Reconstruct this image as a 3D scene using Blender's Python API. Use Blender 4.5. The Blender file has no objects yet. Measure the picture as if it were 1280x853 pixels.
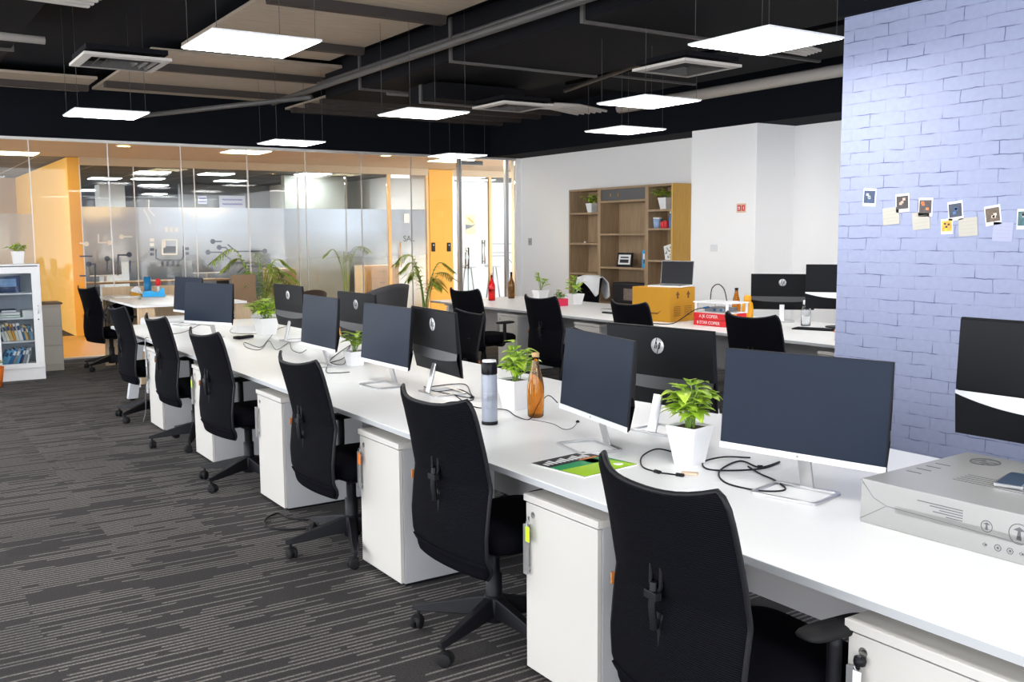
import bpy, math, random
from mathutils import Vector, Matrix
random.seed(7)
PI = math.pi
scn = bpy.context.scene
COL = scn.collection

# ------------------------------------------------------------------ camera
CAM_H = 1.648
FL = 1213.22
def cam_axes(yaw=.5832, pitch=.1102, roll=-.0069):
    cy, sy, cp, sp = math.cos(yaw), math.sin(yaw), math.cos(pitch), math.sin(pitch)
    f = Vector((sy*cp, cy*cp, -sp)); r0 = Vector((cy, -sy, 0)); u0 = r0.cross(f)
    r = r0*math.cos(roll) + u0*math.sin(roll); u = r.cross(f)
    return r, u, f
CR, CU, CF = cam_axes()
def ray(x, y): return CF + CR*((x-640)/FL) - CU*((y-426.5)/FL)
def onz(x, y, z): d = ray(x, y); return Vector((0, 0, CAM_H)) + d*((z-CAM_H)/d.z)
def onX(x, y, X): d = ray(x, y); return Vector((0, 0, CAM_H)) + d*(X/d.x)
def onY(x, y, Y): d = ray(x, y); return Vector((0, 0, CAM_H)) + d*(Y/d.y)

cd = bpy.data.cameras.new('camera'); cam = bpy.data.objects.new('camera', cd); COL.objects.link(cam)
cd.sensor_width = 36; cd.lens = FL/1280*36; cd.clip_end = 200; cd.clip_start = .05
cam.matrix_world = Matrix(((CR.x, CU.x, -CF.x, 0), (CR.y, CU.y, -CF.y, 0), (CR.z, CU.z, -CF.z, CAM_H), (0, 0, 0, 1)))
scn.camera = cam

# ------------------------------------------------------------------ materials
def new_mat(name):
    m = bpy.data.materials.new(name); m.use_nodes = True
    nt = m.node_tree; return m, nt, nt.nodes, nt.links, nt.nodes['Principled BSDF']
def mat(name, col, rough=.5, metal=0, spec=.5, noise=0, nscale=20, bump=0, bscale=200, trans=0, ior=1.45, coat=0, alpha=1):
    m, nt, N, L, b = new_mat(name)
    b.inputs['Base Color'].default_value = (*col, 1); b.inputs['Roughness'].default_value = rough
    b.inputs['Metallic'].default_value = metal; b.inputs['Specular IOR Level'].default_value = spec
    b.inputs['Transmission Weight'].default_value = trans; b.inputs['IOR'].default_value = ior
    b.inputs['Coat Weight'].default_value = coat
    if noise or bump:
        tc = N.new('ShaderNodeTexCoord')
    if noise:
        n = N.new('ShaderNodeTexNoise'); n.inputs['Scale'].default_value = nscale; n.inputs['Detail'].default_value = 4
        r = N.new('ShaderNodeMapRange'); r.inputs['To Min'].default_value = 1-noise; r.inputs['To Max'].default_value = 1+noise
        mx = N.new('ShaderNodeVectorMath'); mx.operation = 'SCALE'; mx.inputs[0].default_value = col
        L.new(tc.outputs['Object'], n.inputs['Vector']); L.new(n.outputs['Fac'], r.inputs['Value'])
        L.new(r.outputs['Result'], mx.inputs['Scale']); L.new(mx.outputs['Vector'], b.inputs['Base Color'])
    if bump:
        n2 = N.new('ShaderNodeTexNoise'); n2.inputs['Scale'].default_value = bscale
        bp = N.new('ShaderNodeBump'); bp.inputs['Strength'].default_value = bump; bp.inputs['Distance'].default_value = .002
        L.new(tc.outputs['Object'], n2.inputs['Vector']); L.new(n2.outputs['Fac'], bp.inputs['Height']); L.new(bp.outputs['Normal'], b.inputs['Normal'])
    return m
def emit(name, col, s):
    m, nt, N, L, b = new_mat(name)
    b.inputs['Base Color'].default_value = (.8, .8, .8, 1)
    b.inputs['Emission Color'].default_value = (*col, 1); b.inputs['Emission Strength'].default_value = s
    return m
M = {}
M['laminate'] = mat('white_laminate', (.87, .87, .86), .34, noise=.004, nscale=3)
M['edge'] = mat('grey_edge_band', (.42, .43, .44), .4)
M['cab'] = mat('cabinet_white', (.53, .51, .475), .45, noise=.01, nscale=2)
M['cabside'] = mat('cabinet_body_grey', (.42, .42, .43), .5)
M['steel'] = mat('brushed_steel', (.62, .62, .63), .28, 1)
M['steel_dark'] = mat('dark_steel', (.3, .3, .31), .35, 1)
M['legmetal'] = mat('silver_paint', (.72, .73, .75), .35, .3)
M['black'] = mat('black_plastic', (.006, .006, .008), .5, spec=.25)
M['handle'] = mat('grey_handle', (.27, .27, .27), .4, .3)
M['rubber'] = mat('black_rubber', (.008, .008, .009), .7, spec=.25)
M['panelgrey'] = mat('grey_modesty_panel', (.38, .37, .37), .6)
M['screen'] = mat('dark_screen', (.016, .022, .036), .32, spec=.06, noise=.1, nscale=4)
M['shell'] = mat('monitor_back_black', (.008, .0085, .010), .5, spec=.15)
M['shell2'] = mat('monitor_ledge_grey', (.06, .062, .066), .4)
M['bezel'] = mat('silver_bezel', (.74, .75, .76), .3, .2)
M['logo'] = mat('logo_silver', (.62, .63, .65), .3, .4)
M['potwhite'] = mat('white_glazed_pot', (.82, .82, .82), .35)
M['soil'] = mat('potting_soil', (.06, .03, .018), .95, noise=.5, nscale=80, bump=.8, bscale=90)
M['stem'] = mat('plant_stem', (.18, .3, .05), .6)
M['wallwhite'] = mat('white_wall_paint', (.95, .94, .925), .75, noise=.012, nscale=2)
M['blackpaint'] = mat('black_ceiling_paint', (.005, .006, .009), .9, spec=.15, noise=.15, nscale=3)
M['duct'] = mat('black_duct_paint', (.005, .005, .0065), .8, spec=.12, noise=.2, nscale=6)
M['pipe'] = mat('dark_grey_pipe', (.07, .065, .062), .5)
M['deckbeam'] = mat('dark_brown_beam', (.035, .026, .022), .7)
M['dimwhite'] = mat('vent_cream', (.5, .46, .42), .6)
M['yellow'] = mat('warm_lit_wall', (.76, .40, .07), .7, noise=.02, nscale=4)  # warm lamp light tinted into the colour of a whitish wall
M['corrceil'] = mat('corridor_ceiling_board', (.52, .42, .30), .7, noise=.03, nscale=5)
M['tile'] = mat('corridor_floor_tile', (.42, .23, .055), .35, noise=.05, nscale=6)
M['alu'] = mat('aluminium_channel', (.62, .60, .58), .35, .6)
M['orangeframe'] = mat('warm_door_frame', (.75, .48, .2), .45)
M['red'] = mat('red_carton', (.66, .012, .018), .4)
M['pinkred'] = mat('crimson_pot', (.70, .02, .08), .45)
M['whitepaper'] = mat('white_paper', (.82, .82, .80), .7)
M['notepaper'] = mat('cream_note_paper', (.50, .475, .41), .8)
M['blue'] = mat('cyan_plastic', (.01, .38, .78), .35)
M['darkblue'] = mat('blue_card', (.01, .10, .26), .5)
M['amberopaque'] = mat('mustard_plastic', (.88, .40, .01), .35)
M['cardboard'] = mat('orange_brown_cardboard', (.50, .24, .012), .8, noise=.05, nscale=12)
M['cardprint'] = mat('cardboard_print', (.13, .065, .012), .8)
M['brownboard'] = mat('brown_board', (.20, .125, .07), .8, noise=.06, nscale=9)
M['greyfabric'] = mat('charcoal_felt', (.065, .063, .066), .95, bump=.3, bscale=300, noise=.15, nscale=90)
M['chairfab'] = None
M['white_pl'] = mat('white_plastic', (.80, .80, .80), .35)
M['blackglass'] = mat('black_glossy', (.008, .008, .01), .2, spec=.12)
M['cloth'] = mat('white_cloth', (.78, .78, .79), .9, bump=.4, bscale=40)
M['wirewhite'] = mat('white_cable', (.7, .7, .7), .5)
M['cork'] = mat('cork', (.58, .36, .17), .8, noise=.15, nscale=80)
M['tan'] = mat('tan_tape', (.72, .52, .36), .6)
M['lime'] = mat('lime_tag', (.55, .85, .02), .45)
M['orangetag'] = mat('orange_tag', (.95, .22, .02), .4)
M['boxsilver'] = mat('silver_carton', (.35, .35, .34), .4, .1, noise=.02, nscale=8)
M['boxprint'] = mat('grey_print', (.10, .105, .11), .6)
M['ink'] = mat('black_ink', (.02, .02, .025), .6)
M['inkpurple'] = mat('purple_ink', (.30, .28, .60), .6)

def woodmat(name, c1, c2, axis='Z'):
    m, nt, N, L, b = new_mat(name)
    tc = N.new('ShaderNodeTexCoord'); mp = N.new('ShaderNodeMapping')
    mp.inputs['Scale'].default_value = (22, 22, 1.2) if axis == 'Z' else ((1.2, 22, 22) if axis == 'X' else (22, 1.2, 22))
    n = N.new('ShaderNodeTexNoise'); n.inputs['Scale'].default_value = 2.5; n.inputs['Detail'].default_value = 6; n.inputs['Distortion'].default_value = .4
    cr = N.new('ShaderNodeValToRGB'); cr.color_ramp.elements[0].color = (*c1, 1); cr.color_ramp.elements[1].color = (*c2, 1)
    cr.color_ramp.elements[0].position = .3; cr.color_ramp.elements[1].position = .7
    L.new(tc.outputs['Object'], mp.inputs[0]); L.new(mp.outputs[0], n.inputs['Vector']); L.new(n.outputs['Fac'], cr.inputs[0]); L.new(cr.outputs[0], b.inputs['Base Color'])
    b.inputs['Roughness'].default_value = .55
    return m
M['wood'] = woodmat('bookcase_oak', (.30, .20, .115), (.42, .30, .18))
M['woodside'] = woodmat('bookcase_side_oak', (.66, .38, .08), (.76, .47, .12))
M['lightwood'] = woodmat('pale_wood', (.56, .40, .24), (.66, .49, .31))
M['deck'] = woodmat('ceiling_board_brown', (.30, .24, .18), (.42, .34, .26), 'X')

def leafmat(name, c1, c2):
    m, nt, N, L, b = new_mat(name)
    tc = N.new('ShaderNodeTexCoord'); n = N.new('ShaderNodeTexNoise'); n.inputs['Scale'].default_value = 22
    cr = N.new('ShaderNodeValToRGB'); cr.color_ramp.elements[0].color = (*c1, 1); cr.color_ramp.elements[1].color = (*c2, 1)
    cr.color_ramp.elements[0].position = .35; cr.color_ramp.elements[1].position = .65
    L.new(tc.outputs['Object'], n.inputs['Vector']); L.new(n.outputs['Fac'], cr.inputs[0]); L.new(cr.outputs[0], b.inputs['Base Color'])
    b.inputs['Roughness'].default_value = .4
    t = N.new('ShaderNodeBsdfTranslucent'); mx = N.new('ShaderNodeMixShader'); mx.inputs[0].default_value = .25
    L.new(cr.outputs[0], t.inputs['Color']); L.new(b.outputs[0], mx.inputs[1]); L.new(t.outputs[0], mx.inputs[2]); L.new(mx.outputs[0], N['Material Output'].inputs[0])
    return m
M['leaf'] = leafmat('lime_leaf', (.28, .50, .02), (.62, .80, .10))
M['leafdark'] = leafmat('green_leaf', (.06, .17, .015), (.20, .38, .05))
M['palm'] = leafmat('palm_leaf', (.13, .22, .02), (.34, .44, .06))

def glassmat(name, tint=(1, 1, 1), gloss=.08):
    m, nt, N, L, b = new_mat(name)
    N.remove(b)
    t = N.new('ShaderNodeBsdfTransparent'); t.inputs[0].default_value = (*tint, 1)
    g = N.new('ShaderNodeBsdfGlossy'); g.inputs['Roughness'].default_value = .02
    fr = N.new('ShaderNodeFresnel'); fr.inputs[0].default_value = 1.35
    mx = N.new('ShaderNodeMixShader'); L.new(fr.outputs[0], mx.inputs[0]); L.new(t.outputs[0], mx.inputs[1]); L.new(g.outputs[0], mx.inputs[2])
    L.new(mx.outputs[0], N['Material Output'].inputs[0]); return m
M['glass'] = glassmat('clear_partition_glass', (.96, .97, .96))
M['cabglass'] = glassmat('cabinet_glass', (.93, .95, .96))
def filmmat(name, col, z0, z1, amax):
    m, nt, N, L, b = new_mat(name)
    b.inputs['Base Color'].default_value = (*col, 1); b.inputs['Roughness'].default_value = .9
    tc = N.new('ShaderNodeTexCoord'); sp = N.new('ShaderNodeSeparateXYZ'); mr = N.new('ShaderNodeMapRange')
    mr.inputs['From Min'].default_value = z0; mr.inputs['From Max'].default_value = z1; mr.inputs['To Min'].default_value = 0; mr.inputs['To Max'].default_value = amax
    t = N.new('ShaderNodeBsdfTransparent'); tl = N.new('ShaderNodeBsdfTranslucent'); tl.inputs[0].default_value = (*col, 1)
    ad = N.new('ShaderNodeMixShader'); ad.inputs[0].default_value = .85; L.new(b.outputs[0], ad.inputs[1]); L.new(tl.outputs[0], ad.inputs[2])
    mx = N.new('ShaderNodeMixShader')
    L.new(tc.outputs['Object'], sp.inputs[0]); L.new(sp.outputs['Z'], mr.inputs['Value']); L.new(mr.outputs[0], mx.inputs[0])
    L.new(t.outputs[0], mx.inputs[1]); L.new(ad.outputs[0], mx.inputs[2]); L.new(mx.outputs[0], N['Material Output'].inputs[0]); return m
M['film'] = filmmat('frosted_gradient_film', (.76, .80, .87), .92, 1.75, .80)
M['film2'] = filmmat('frosted_pale_film', (.85, .85, .85), .6, 1.3, .38)
def realglass(name, col, rough=.03, tw=1):
    m = mat(name, col, rough, trans=tw, ior=1.45); return m
M['amber'] = realglass('amber_glass', (.80, .44, .04))
M['redglass'] = realglass('red_glass', (.85, .06, .04))
M['brownglass'] = realglass('brown_glass', (.45, .30, .10))
M['clear'] = realglass('clear_plastic', (.93, .95, .97), .08)
M['smoke'] = realglass('smoky_plastic', (.70, .74, .82), .12)

def fabric_mesh():
    m, nt, N, L, b = new_mat('black_mesh_fabric')
    b.inputs['Specular IOR Level'].default_value = .04; b.inputs['Roughness'].default_value = .75
    tc = N.new('ShaderNodeTexCoord'); w = N.new('ShaderNodeTexWave'); w.bands_direction = 'Z'; w.inputs['Scale'].default_value = 55; w.inputs['Distortion'].default_value = .6; w.inputs['Detail'].default_value = 1
    bp = N.new('ShaderNodeBump'); bp.inputs['Strength'].default_value = .55; bp.inputs['Distance'].default_value = .002
    cr = N.new('ShaderNodeValToRGB'); cr.color_ramp.elements[0].color = (.0018, .0018, .003, 1); cr.color_ramp.elements[1].color = (.0055, .0056, .008, 1)
    L.new(tc.outputs['Object'], w.inputs['Vector']); L.new(w.outputs['Fac'], bp.inputs['Height']); L.new(bp.outputs[0], b.inputs['Normal'])
    L.new(w.outputs['Fac'], cr.inputs[0]); L.new(cr.outputs[0], b.inputs['Base Color'])
    return m
M['mesh'] = fabric_mesh()
M['seatfab'] = mat('black_seat_fabric', (.004, .004, .006), .9, bump=.3, bscale=400, spec=.03)

def carpet():
    m, nt, N, L, b = new_mat('striped_carpet_tile')
    tc = N.new('ShaderNodeTexCoord'); sp = N.new('ShaderNodeSeparateXYZ'); L.new(tc.outputs['Object'], sp.inputs[0])
    def math_(op, a, bv=None, v=None):
        n = N.new('ShaderNodeMath'); n.operation = op
        L.new(a, n.inputs[0])
        if bv is not None: L.new(bv, n.inputs[1])
        elif v is not None: n.inputs[1].default_value = v
        return n.outputs[0]
    # carpet tiles 0.5 m wide; inside each, thin lines along x that start and stop hard
    tx = math_('FLOOR', math_('MULTIPLY', sp.outputs['X'], v=2.0))
    ty = math_('FLOOR', math_('MULTIPLY', sp.outputs['Y'], v=2.0))
    ys = math_('MULTIPLY', sp.outputs['Y'], v=33)
    row = math_('FLOOR', ys)
    frac = math_('SUBTRACT', ys, row)
    seg = N.new('ShaderNodeCombineXYZ'); L.new(math_('FLOOR', math_('MULTIPLY', sp.outputs['X'], v=2.0)), seg.inputs[0]); L.new(row, seg.inputs[1])
    ws = N.new('ShaderNodeTexWhiteNoise'); L.new(seg.outputs[0], ws.inputs['Vector'])
    # slow field: how many lines are lit here, shifted per tile
    cb = N.new('ShaderNodeCombineXYZ'); L.new(math_('ADD', math_('MULTIPLY', sp.outputs['X'], v=1.6), math_('MULTIPLY', tx, v=.31)), cb.inputs[0])
    L.new(math_('MULTIPLY', sp.outputs['Y'], v=3.2), cb.inputs[1])
    L.new(math_('MULTIPLY', tx, v=.9), cb.inputs[2])
    n = N.new('ShaderNodeTexNoise'); n.inputs['Scale'].default_value = 1.0; n.inputs['Detail'].default_value = 1; L.new(cb.outputs[0], n.inputs['Vector'])
    cx = N.new('ShaderNodeCombineXYZ'); L.new(math_('MULTIPLY', sp.outputs['X'], v=1.9), cx.inputs[0]); L.new(math_('MULTIPLY', row, v=3.77), cx.inputs[1])
    n1 = N.new('ShaderNodeTexNoise'); n1.inputs['Scale'].default_value = 1.0; n1.inputs['Detail'].default_value = 0; L.new(cx.outputs[0], n1.inputs['Vector'])
    tot = math_('ADD', math_('ADD', math_('MULTIPLY', n.outputs['Fac'], v=1.0), math_('MULTIPLY', n1.outputs['Fac'], v=1.6)), math_('MULTIPLY', ws.outputs['Value'], v=.30))
    lit = math_('GREATER_THAN', tot, v=1.35)
    thin = math_('LESS_THAN', frac, v=.42)
    lines = math_('MULTIPLY', lit, thin)
    cr = N.new('ShaderNodeValToRGB'); cr.color_ramp.interpolation = 'LINEAR'
    cr.color_ramp.elements[0].position = 0; cr.color_ramp.elements[1].position = 1
    cr.color_ramp.elements[0].color = (.019, .0165, .0165, 1); cr.color_ramp.elements[1].color = (.125, .114, .106, 1); L.new(lines, cr.inputs[0])
    cb2 = N.new('ShaderNodeCombineXYZ'); L.new(tx, cb2.inputs[0]); L.new(ty, cb2.inputs[1])
    wn = N.new('ShaderNodeTexWhiteNoise'); L.new(cb2.outputs[0], wn.inputs['Vector'])
    mr = N.new('ShaderNodeMapRange'); mr.inputs['To Min'].default_value = .85; mr.inputs['To Max'].default_value = 1.18; L.new(wn.outputs['Value'], mr.inputs['Value'])
    fn = N.new('ShaderNodeTexNoise'); fn.inputs['Scale'].default_value = 130; L.new(tc.outputs['Object'], fn.inputs['Vector'])
    mr2 = N.new('ShaderNodeMapRange'); mr2.inputs['From Min'].default_value = .3; mr2.inputs['From Max'].default_value = .7; mr2.inputs['To Min'].default_value = .45; mr2.inputs['To Max'].default_value = 1.6; L.new(fn.outputs['Fac'], mr2.inputs['Value'])
    sc = N.new('ShaderNodeVectorMath'); sc.operation = 'SCALE'; L.new(cr.outputs[0], sc.inputs[0]); L.new(math_('MULTIPLY', mr.outputs[0], mr2.outputs[0]), sc.inputs['Scale'])
    L.new(sc.outputs[0], b.inputs['Base Color']); b.inputs['Roughness'].default_value = .95
    bp = N.new('ShaderNodeBump'); bp.inputs['Strength'].default_value = .4; bp.inputs['Distance'].default_value = .003
    L.new(fn.outputs['Fac'], bp.inputs['Height']); L.new(bp.outputs[0], b.inputs['Normal'])
    return m
M['carpet'] = carpet()

def brick():
    m, nt, N, L, b = new_mat('painted_blue_brick')
    tc = N.new('ShaderNodeTexCoord'); sp = N.new('ShaderNodeSeparateXYZ'); cb = N.new('ShaderNodeCombineXYZ')
    L.new(tc.outputs['Object'], sp.inputs[0]); L.new(sp.outputs['Y'], cb.inputs[0]); L.new(sp.outputs['Z'], cb.inputs[1])
    nz = N.new('ShaderNodeTexNoise'); nz.inputs['Scale'].default_value = 9; L.new(cb.outputs[0], nz.inputs['Vector'])
    dv = N.new('ShaderNodeVectorMath'); dv.operation = 'SCALE'; dv.inputs['Scale'].default_value = .02
    L.new(nz.outputs['Color'], dv.inputs[0]); ad = N.new('ShaderNodeVectorMath'); L.new(cb.outputs[0], ad.inputs[0]); L.new(dv.outputs[0], ad.inputs[1])
    br = N.new('ShaderNodeTexBrick'); br.inputs['Scale'].default_value = 1; br.inputs['Brick Width'].default_value = .235; br.inputs['Row Height'].default_value = .0735
    br.inputs['Mortar Size'].default_value = .0032; br.inputs['Mortar Smooth'].default_value = .3; br.offset = .45
    L.new(ad.outputs[0], br.inputs['Vector'])
    # shadow lines under the bricks, painted as dark joints in stretches
    n2 = N.new('ShaderNodeTexNoise'); n2.inputs['Scale'].default_value = 7; n2.inputs['Detail'].default_value = 3; L.new(cb.outputs[0], n2.inputs['Vector'])
    mr = N.new('ShaderNodeMapRange'); mr.inputs['From Min'].default_value = .44; mr.inputs['From Max'].default_value = .62; mr.inputs['To Min'].default_value = .10; mr.inputs['To Max'].default_value = 1
    L.new(n2.outputs['Fac'], mr.inputs['Value'])
    mu = N.new('ShaderNodeMath'); mu.operation = 'MULTIPLY'; L.new(br.outputs['Fac'], mu.inputs[0]); L.new(mr.outputs[0], mu.inputs[1])
    n3 = N.new('ShaderNodeTexNoise'); n3.inputs['Scale'].default_value = 30; n3.inputs['Detail'].default_value = 5; L.new(cb.outputs[0], n3.inputs['Vector'])
    c2 = N.new('ShaderNodeValToRGB'); c2.color_ramp.elements[0].color = (.275, .31, .465, 1); c2.color_ramp.elements[1].color = (.335, .37, .535, 1)
    L.new(n3.outputs['Fac'], c2.inputs[0])
    mx = N.new('ShaderNodeMix'); mx.data_type = 'RGBA'; L.new(mu.outputs[0], mx.inputs['Factor']); L.new(c2.outputs[0], mx.inputs['A']); mx.inputs['B'].default_value = (.10, .115, .22, 1)
    L.new(mx.outputs['Result'], b.inputs['Base Color']); b.inputs['Roughness'].default_value = .6
    bp = N.new('ShaderNodeBump'); bp.inputs['Strength'].default_value = .45; bp.inputs['Distance'].default_value = .003; bp.invert = True
    L.new(br.outputs['Fac'], bp.inputs['Height']); L.new(bp.outputs[0], b.inputs['Normal'])
    return m
M['brick'] = brick()

def gridceil():
    m, nt, N, L, b = new_mat('grey_ceiling_tiles')
    tc = N.new('ShaderNodeTexCoord'); br = N.new('ShaderNodeTexBrick'); br.offset = 0
    br.inputs['Scale'].default_value = 1; br.inputs['Brick Width'].default_value = 1.2; br.inputs['Row Height'].default_value = 1.2; br.inputs['Mortar Size'].default_value = .02
    br.inputs['Color1'].default_value = (.17, .17, .18, 1); br.inputs['Color2'].default_value = (.15, .15, .16, 1); br.inputs['Mortar'].default_value = (.4, .4, .4, 1)
    L.new(tc.outputs['Object'], br.inputs['Vector']); L.new(br.outputs['Color'], b.inputs['Base Color']); b.inputs['Roughness'].default_value = .8
    return m
M['gridceil'] = gridceil()
M['officewall'] = mat('office_grey_wall', (.20, .20, .215), .8, noise=.05, nscale=3)
M['panel_on'] = emit('led_panel_lit', (1, .985, .965), 7.5)
M['panel_far'] = emit('far_led_panel_lit', (.86, .93, 1), 17)
M['panel_warm'] = emit('warm_led_panel_lit', (1, .86, .55), 6)
M['downlight'] = emit('warm_downlight_lit', (1, .60, .16), 30)

# ------------------------------------------------------------------ mesh builder
class MB:
    def __init__(s): s.v = []; s.f = []; s.sm = []; s.mi = []; s.cm = 0
    def add(s, vs, fs, smooth=False, T=None):
        o = len(s.v)
        for p in vs:
            p = Vector(p); s.v.append(T @ p if T else p)
        for f in fs: s.f.append([i+o for i in f]); s.sm.append(smooth); s.mi.append(s.cm)
        return s
    def box(s, x0, x1, y0, y1, z0, z1, T=None):
        vs = [(x, y, z) for z in (z0, z1) for y in (y0, y1) for x in (x0, x1)]
        return s.add(vs, [(0, 2, 3, 1), (4, 5, 7, 6), (0, 1, 5, 4), (2, 6, 7, 3), (0, 4, 6, 2), (1, 3, 7, 5)], False, T)
    def cbox(s, c, d, T=None): return s.box(c[0]-d[0]/2, c[0]+d[0]/2, c[1]-d[1]/2, c[1]+d[1]/2, c[2]-d[2]/2, c[2]+d[2]/2, T)
    def prism(s, poly, axis, a, b, T=None, smooth=False):
        n = len(poly)
        def mk(p, d): return (d, p[0], p[1]) if axis == 'X' else ((p[0], d, p[1]) if axis == 'Y' else (p[0], p[1], d))
        vs = [mk(p, a) for p in poly] + [mk(p, b) for p in poly]
        fs = [tuple(range(n))[::-1], tuple(range(n, 2*n))] + [(i, (i+1) % n, n+(i+1) % n, n+i) for i in range(n)]
        return s.add(vs, fs, smooth, T)
    def lathe(s, prof, n=24, c=(0, 0, 0), T=None, cap=True):
        vs = []; fs = []
        for r, z in prof:
            for k in range(n):
                a = 2*PI*k/n; vs.append((c[0]+r*math.cos(a), c[1]+r*math.sin(a), c[2]+z))
        for i in range(len(prof)-1):
            for k in range(n):
                k2 = (k+1) % n; fs.append((i*n+k, i*n+k2, (i+1)*n+k2, (i+1)*n+k))
        s.add(vs, fs, True, T)
        if cap:
            for idx, rev in ((0, True), (len(prof)-1, False)):
                if prof[idx][0] > 1e-4:
                    q = [vs[idx*n+k] for k in range(n)]
                    s.add(q, [tuple(range(n))[::-1] if rev else tuple(range(n))], False, T)
        return s
    def tube(s, pts, r, n=8, closed=False, T=None, rr=None):
        pts = [Vector(p) for p in pts]; m = len(pts); vs = []; fs = []
        up = Vector((0, 0, 1)); prev = None
        for i, p in enumerate(pts):
            if closed: t = pts[(i+1) % m]-pts[i-1]
            else: t = pts[min(i+1, m-1)]-pts[max(i-1, 0)]
            t = t.normalized() if t.length > 1e-9 else Vector((1, 0, 0))
            if prev is None:
                a = up.cross(t)
                if a.length < .1: a = Vector((1, 0, 0)).cross(t)
            else: a = prev - t*prev.dot(t)
            a.normalize(); prev = a; b = t.cross(a)
            R = rr[i] if rr else r
            for k in range(n):
                g = 2*PI*k/n; vs.append(p + a*(R*math.cos(g)) + b*(R*math.sin(g)))
        for i in range(m if closed else m-1):
            j = (i+1) % m
            for k in range(n): fs.append((i*n+k, i*n+(k+1) % n, j*n+(k+1) % n, j*n+k))
        if not closed: fs += [tuple(range(n))[::-1], tuple(range((m-1)*n, m*n))]
        return s.add(vs, fs, True, T)
    def grid(s, fn, nu, nv, T=None, smooth=True, closed_u=False):
        vs = [fn(i/nu, j/nv) for j in range(nv+1) for i in range(nu+1)]
        fs = [(j*(nu+1)+i, j*(nu+1)+i+1, (j+1)*(nu+1)+i+1, (j+1)*(nu+1)+i) for j in range(nv) for i in range(nu)]
        return s.add(vs, fs, smooth, T)
    def build(s, name, m, parent=None, loc=(0, 0, 0), rotz=0, bevel=0, solid=0, subsurf=0):
        me = bpy.data.meshes.new(name); me.from_pydata([tuple(p) for p in s.v], [], s.f)
        for p, q, k in zip(me.polygons, s.sm, s.mi): p.use_smooth = q; p.material_index = k
        for x in (m if isinstance(m, (list, tuple)) else [m]): me.materials.append(x)
        me.update(); me.validate()
        o = bpy.data.objects.new(name, me); COL.objects.link(o); o.location = loc; o.rotation_euler = (0, 0, rotz)
        if parent: o.parent = parent
        if solid:
            k = o.modifiers.new('solid', 'SOLIDIFY'); k.thickness = solid; k.offset = 0
        if bevel:
            k = o.modifiers.new('bevel', 'BEVEL'); k.width = bevel; k.segments = 2; k.limit_method = 'ANGLE'; k.angle_limit = .6
        if subsurf:
            k = o.modifiers.new('sub', 'SUBSURF'); k.levels = k.render_levels = subsurf
        return o
def tag(o, label, cat, group=None):
    o['label'] = label; o['category'] = cat
    if group: o['group'] = group
    return o
def thing(name, label, cat, loc=(0, 0, 0), rotz=0, group=None):
    o = bpy.data.objects.new(name, None); COL.objects.link(o); o.empty_display_size = .05
    o.location = loc; o.rotation_euler = (0, 0, rotz); return tag(o, label, cat, group)
def struct(o): o['kind'] = 'structure'; return o
KIDS = {}
def dup(root, loc, rotz=0, label=None, group=None, scale=None):
    def rec(o, parent):
        c = o.copy(); COL.objects.link(c); c.parent = parent
        for k in [x for x in bpy.data.objects if x.parent == o]: rec(k, c)
        return c
    r = rec(root, None); r.location = loc; r.rotation_euler = (0, 0, rotz)
    if scale: r.scale = (scale,)*3
    if label: r['label'] = label
    if group: r['group'] = group
    return r
def spline(pts, n=8, closed=False):
    P = [Vector(p) for p in pts]; out = []; m = len(P)
    rng = range(m if closed else m-1)
    for i in rng:
        p0 = P[i-1] if (closed or i > 0) else P[0]; p1 = P[i]; p2 = P[(i+1) % m]; p3 = P[(i+2) % m] if (closed or i+2 < m) else P[-1]
        for k in range(n):
            t = k/n; out.append(.5*((2*p1)+(p2-p0)*t+(2*p0-5*p1+4*p2-p3)*t*t+(3*p1-p0-3*p2+p3)*t**3))
    if not closed: out.append(P[-1])
    return out
def text_mesh(txt, size, name, m, parent=None, M4=None, depth=.0006, shear=0, align='CENTER', loc=None):
    cu = bpy.data.curves.new(name, 'FONT'); cu.body = txt; cu.size = size; cu.extrude = depth; cu.shear = shear; cu.align_x = align; cu.align_y = 'CENTER'
    to = bpy.data.objects.new(name+'_tmp', cu); COL.objects.link(to)
    dg = bpy.context.evaluated_depsgraph_get(); me = bpy.data.meshes.new_from_object(to.evaluated_get(dg))
    bpy.data.objects.remove(to); bpy.data.curves.remove(cu)
    if M4: me.transform(M4)
    me.name = name; me.materials.clear(); me.materials.append(m)
    o = bpy.data.objects.new(name, me); COL.objects.link(o)
    if parent: o.parent = parent
    return o
# frames for text: columns = text x dir, text y dir, normal
def frame(xd, yd, o): 
    xd = Vector(xd).normalized(); yd = Vector(yd).normalized(); n = xd.cross(yd)
    return Matrix(((xd.x, yd.x, n.x, o[0]), (xd.y, yd.y, n.y, o[1]), (xd.z, yd.z, n.z, o[2]), (0, 0, 0, 1)))

# ------------------------------------------------------------------ room shell
G1 = 14.19; G2 = 17.4; ZT = 2.94; ZC = 3.62
struct(MB().box(-4, 10.2, -3, G1-.03, -.1, 0).build('floor', M['carpet']))
struct(MB().box(-4, 20, G1-.03, G2+.1, -.1, .004).build('floor_corridor', M['tile']))
struct(MB().box(-4, 20, G2+.1, 36, -.1, 0).build('floor_offices', mat('office_carpet', (.022, .022, .025), .9, noise=.3, nscale=8)))
struct(MB().box(-4, 11.3, -3, G1+.2, ZC, ZC+.1).build('ceiling', M['blackpaint']))
struct(MB().box(-4, 20, G1+.14, G2+.08, ZT+.01, ZT+.12).build('ceiling_corridor', M['corrceil']))
struct(MB().box(-4, 20, G2+.08, 36, ZT+.02, ZT+.12).build('ceiling_offices', M['gridceil']))
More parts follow.
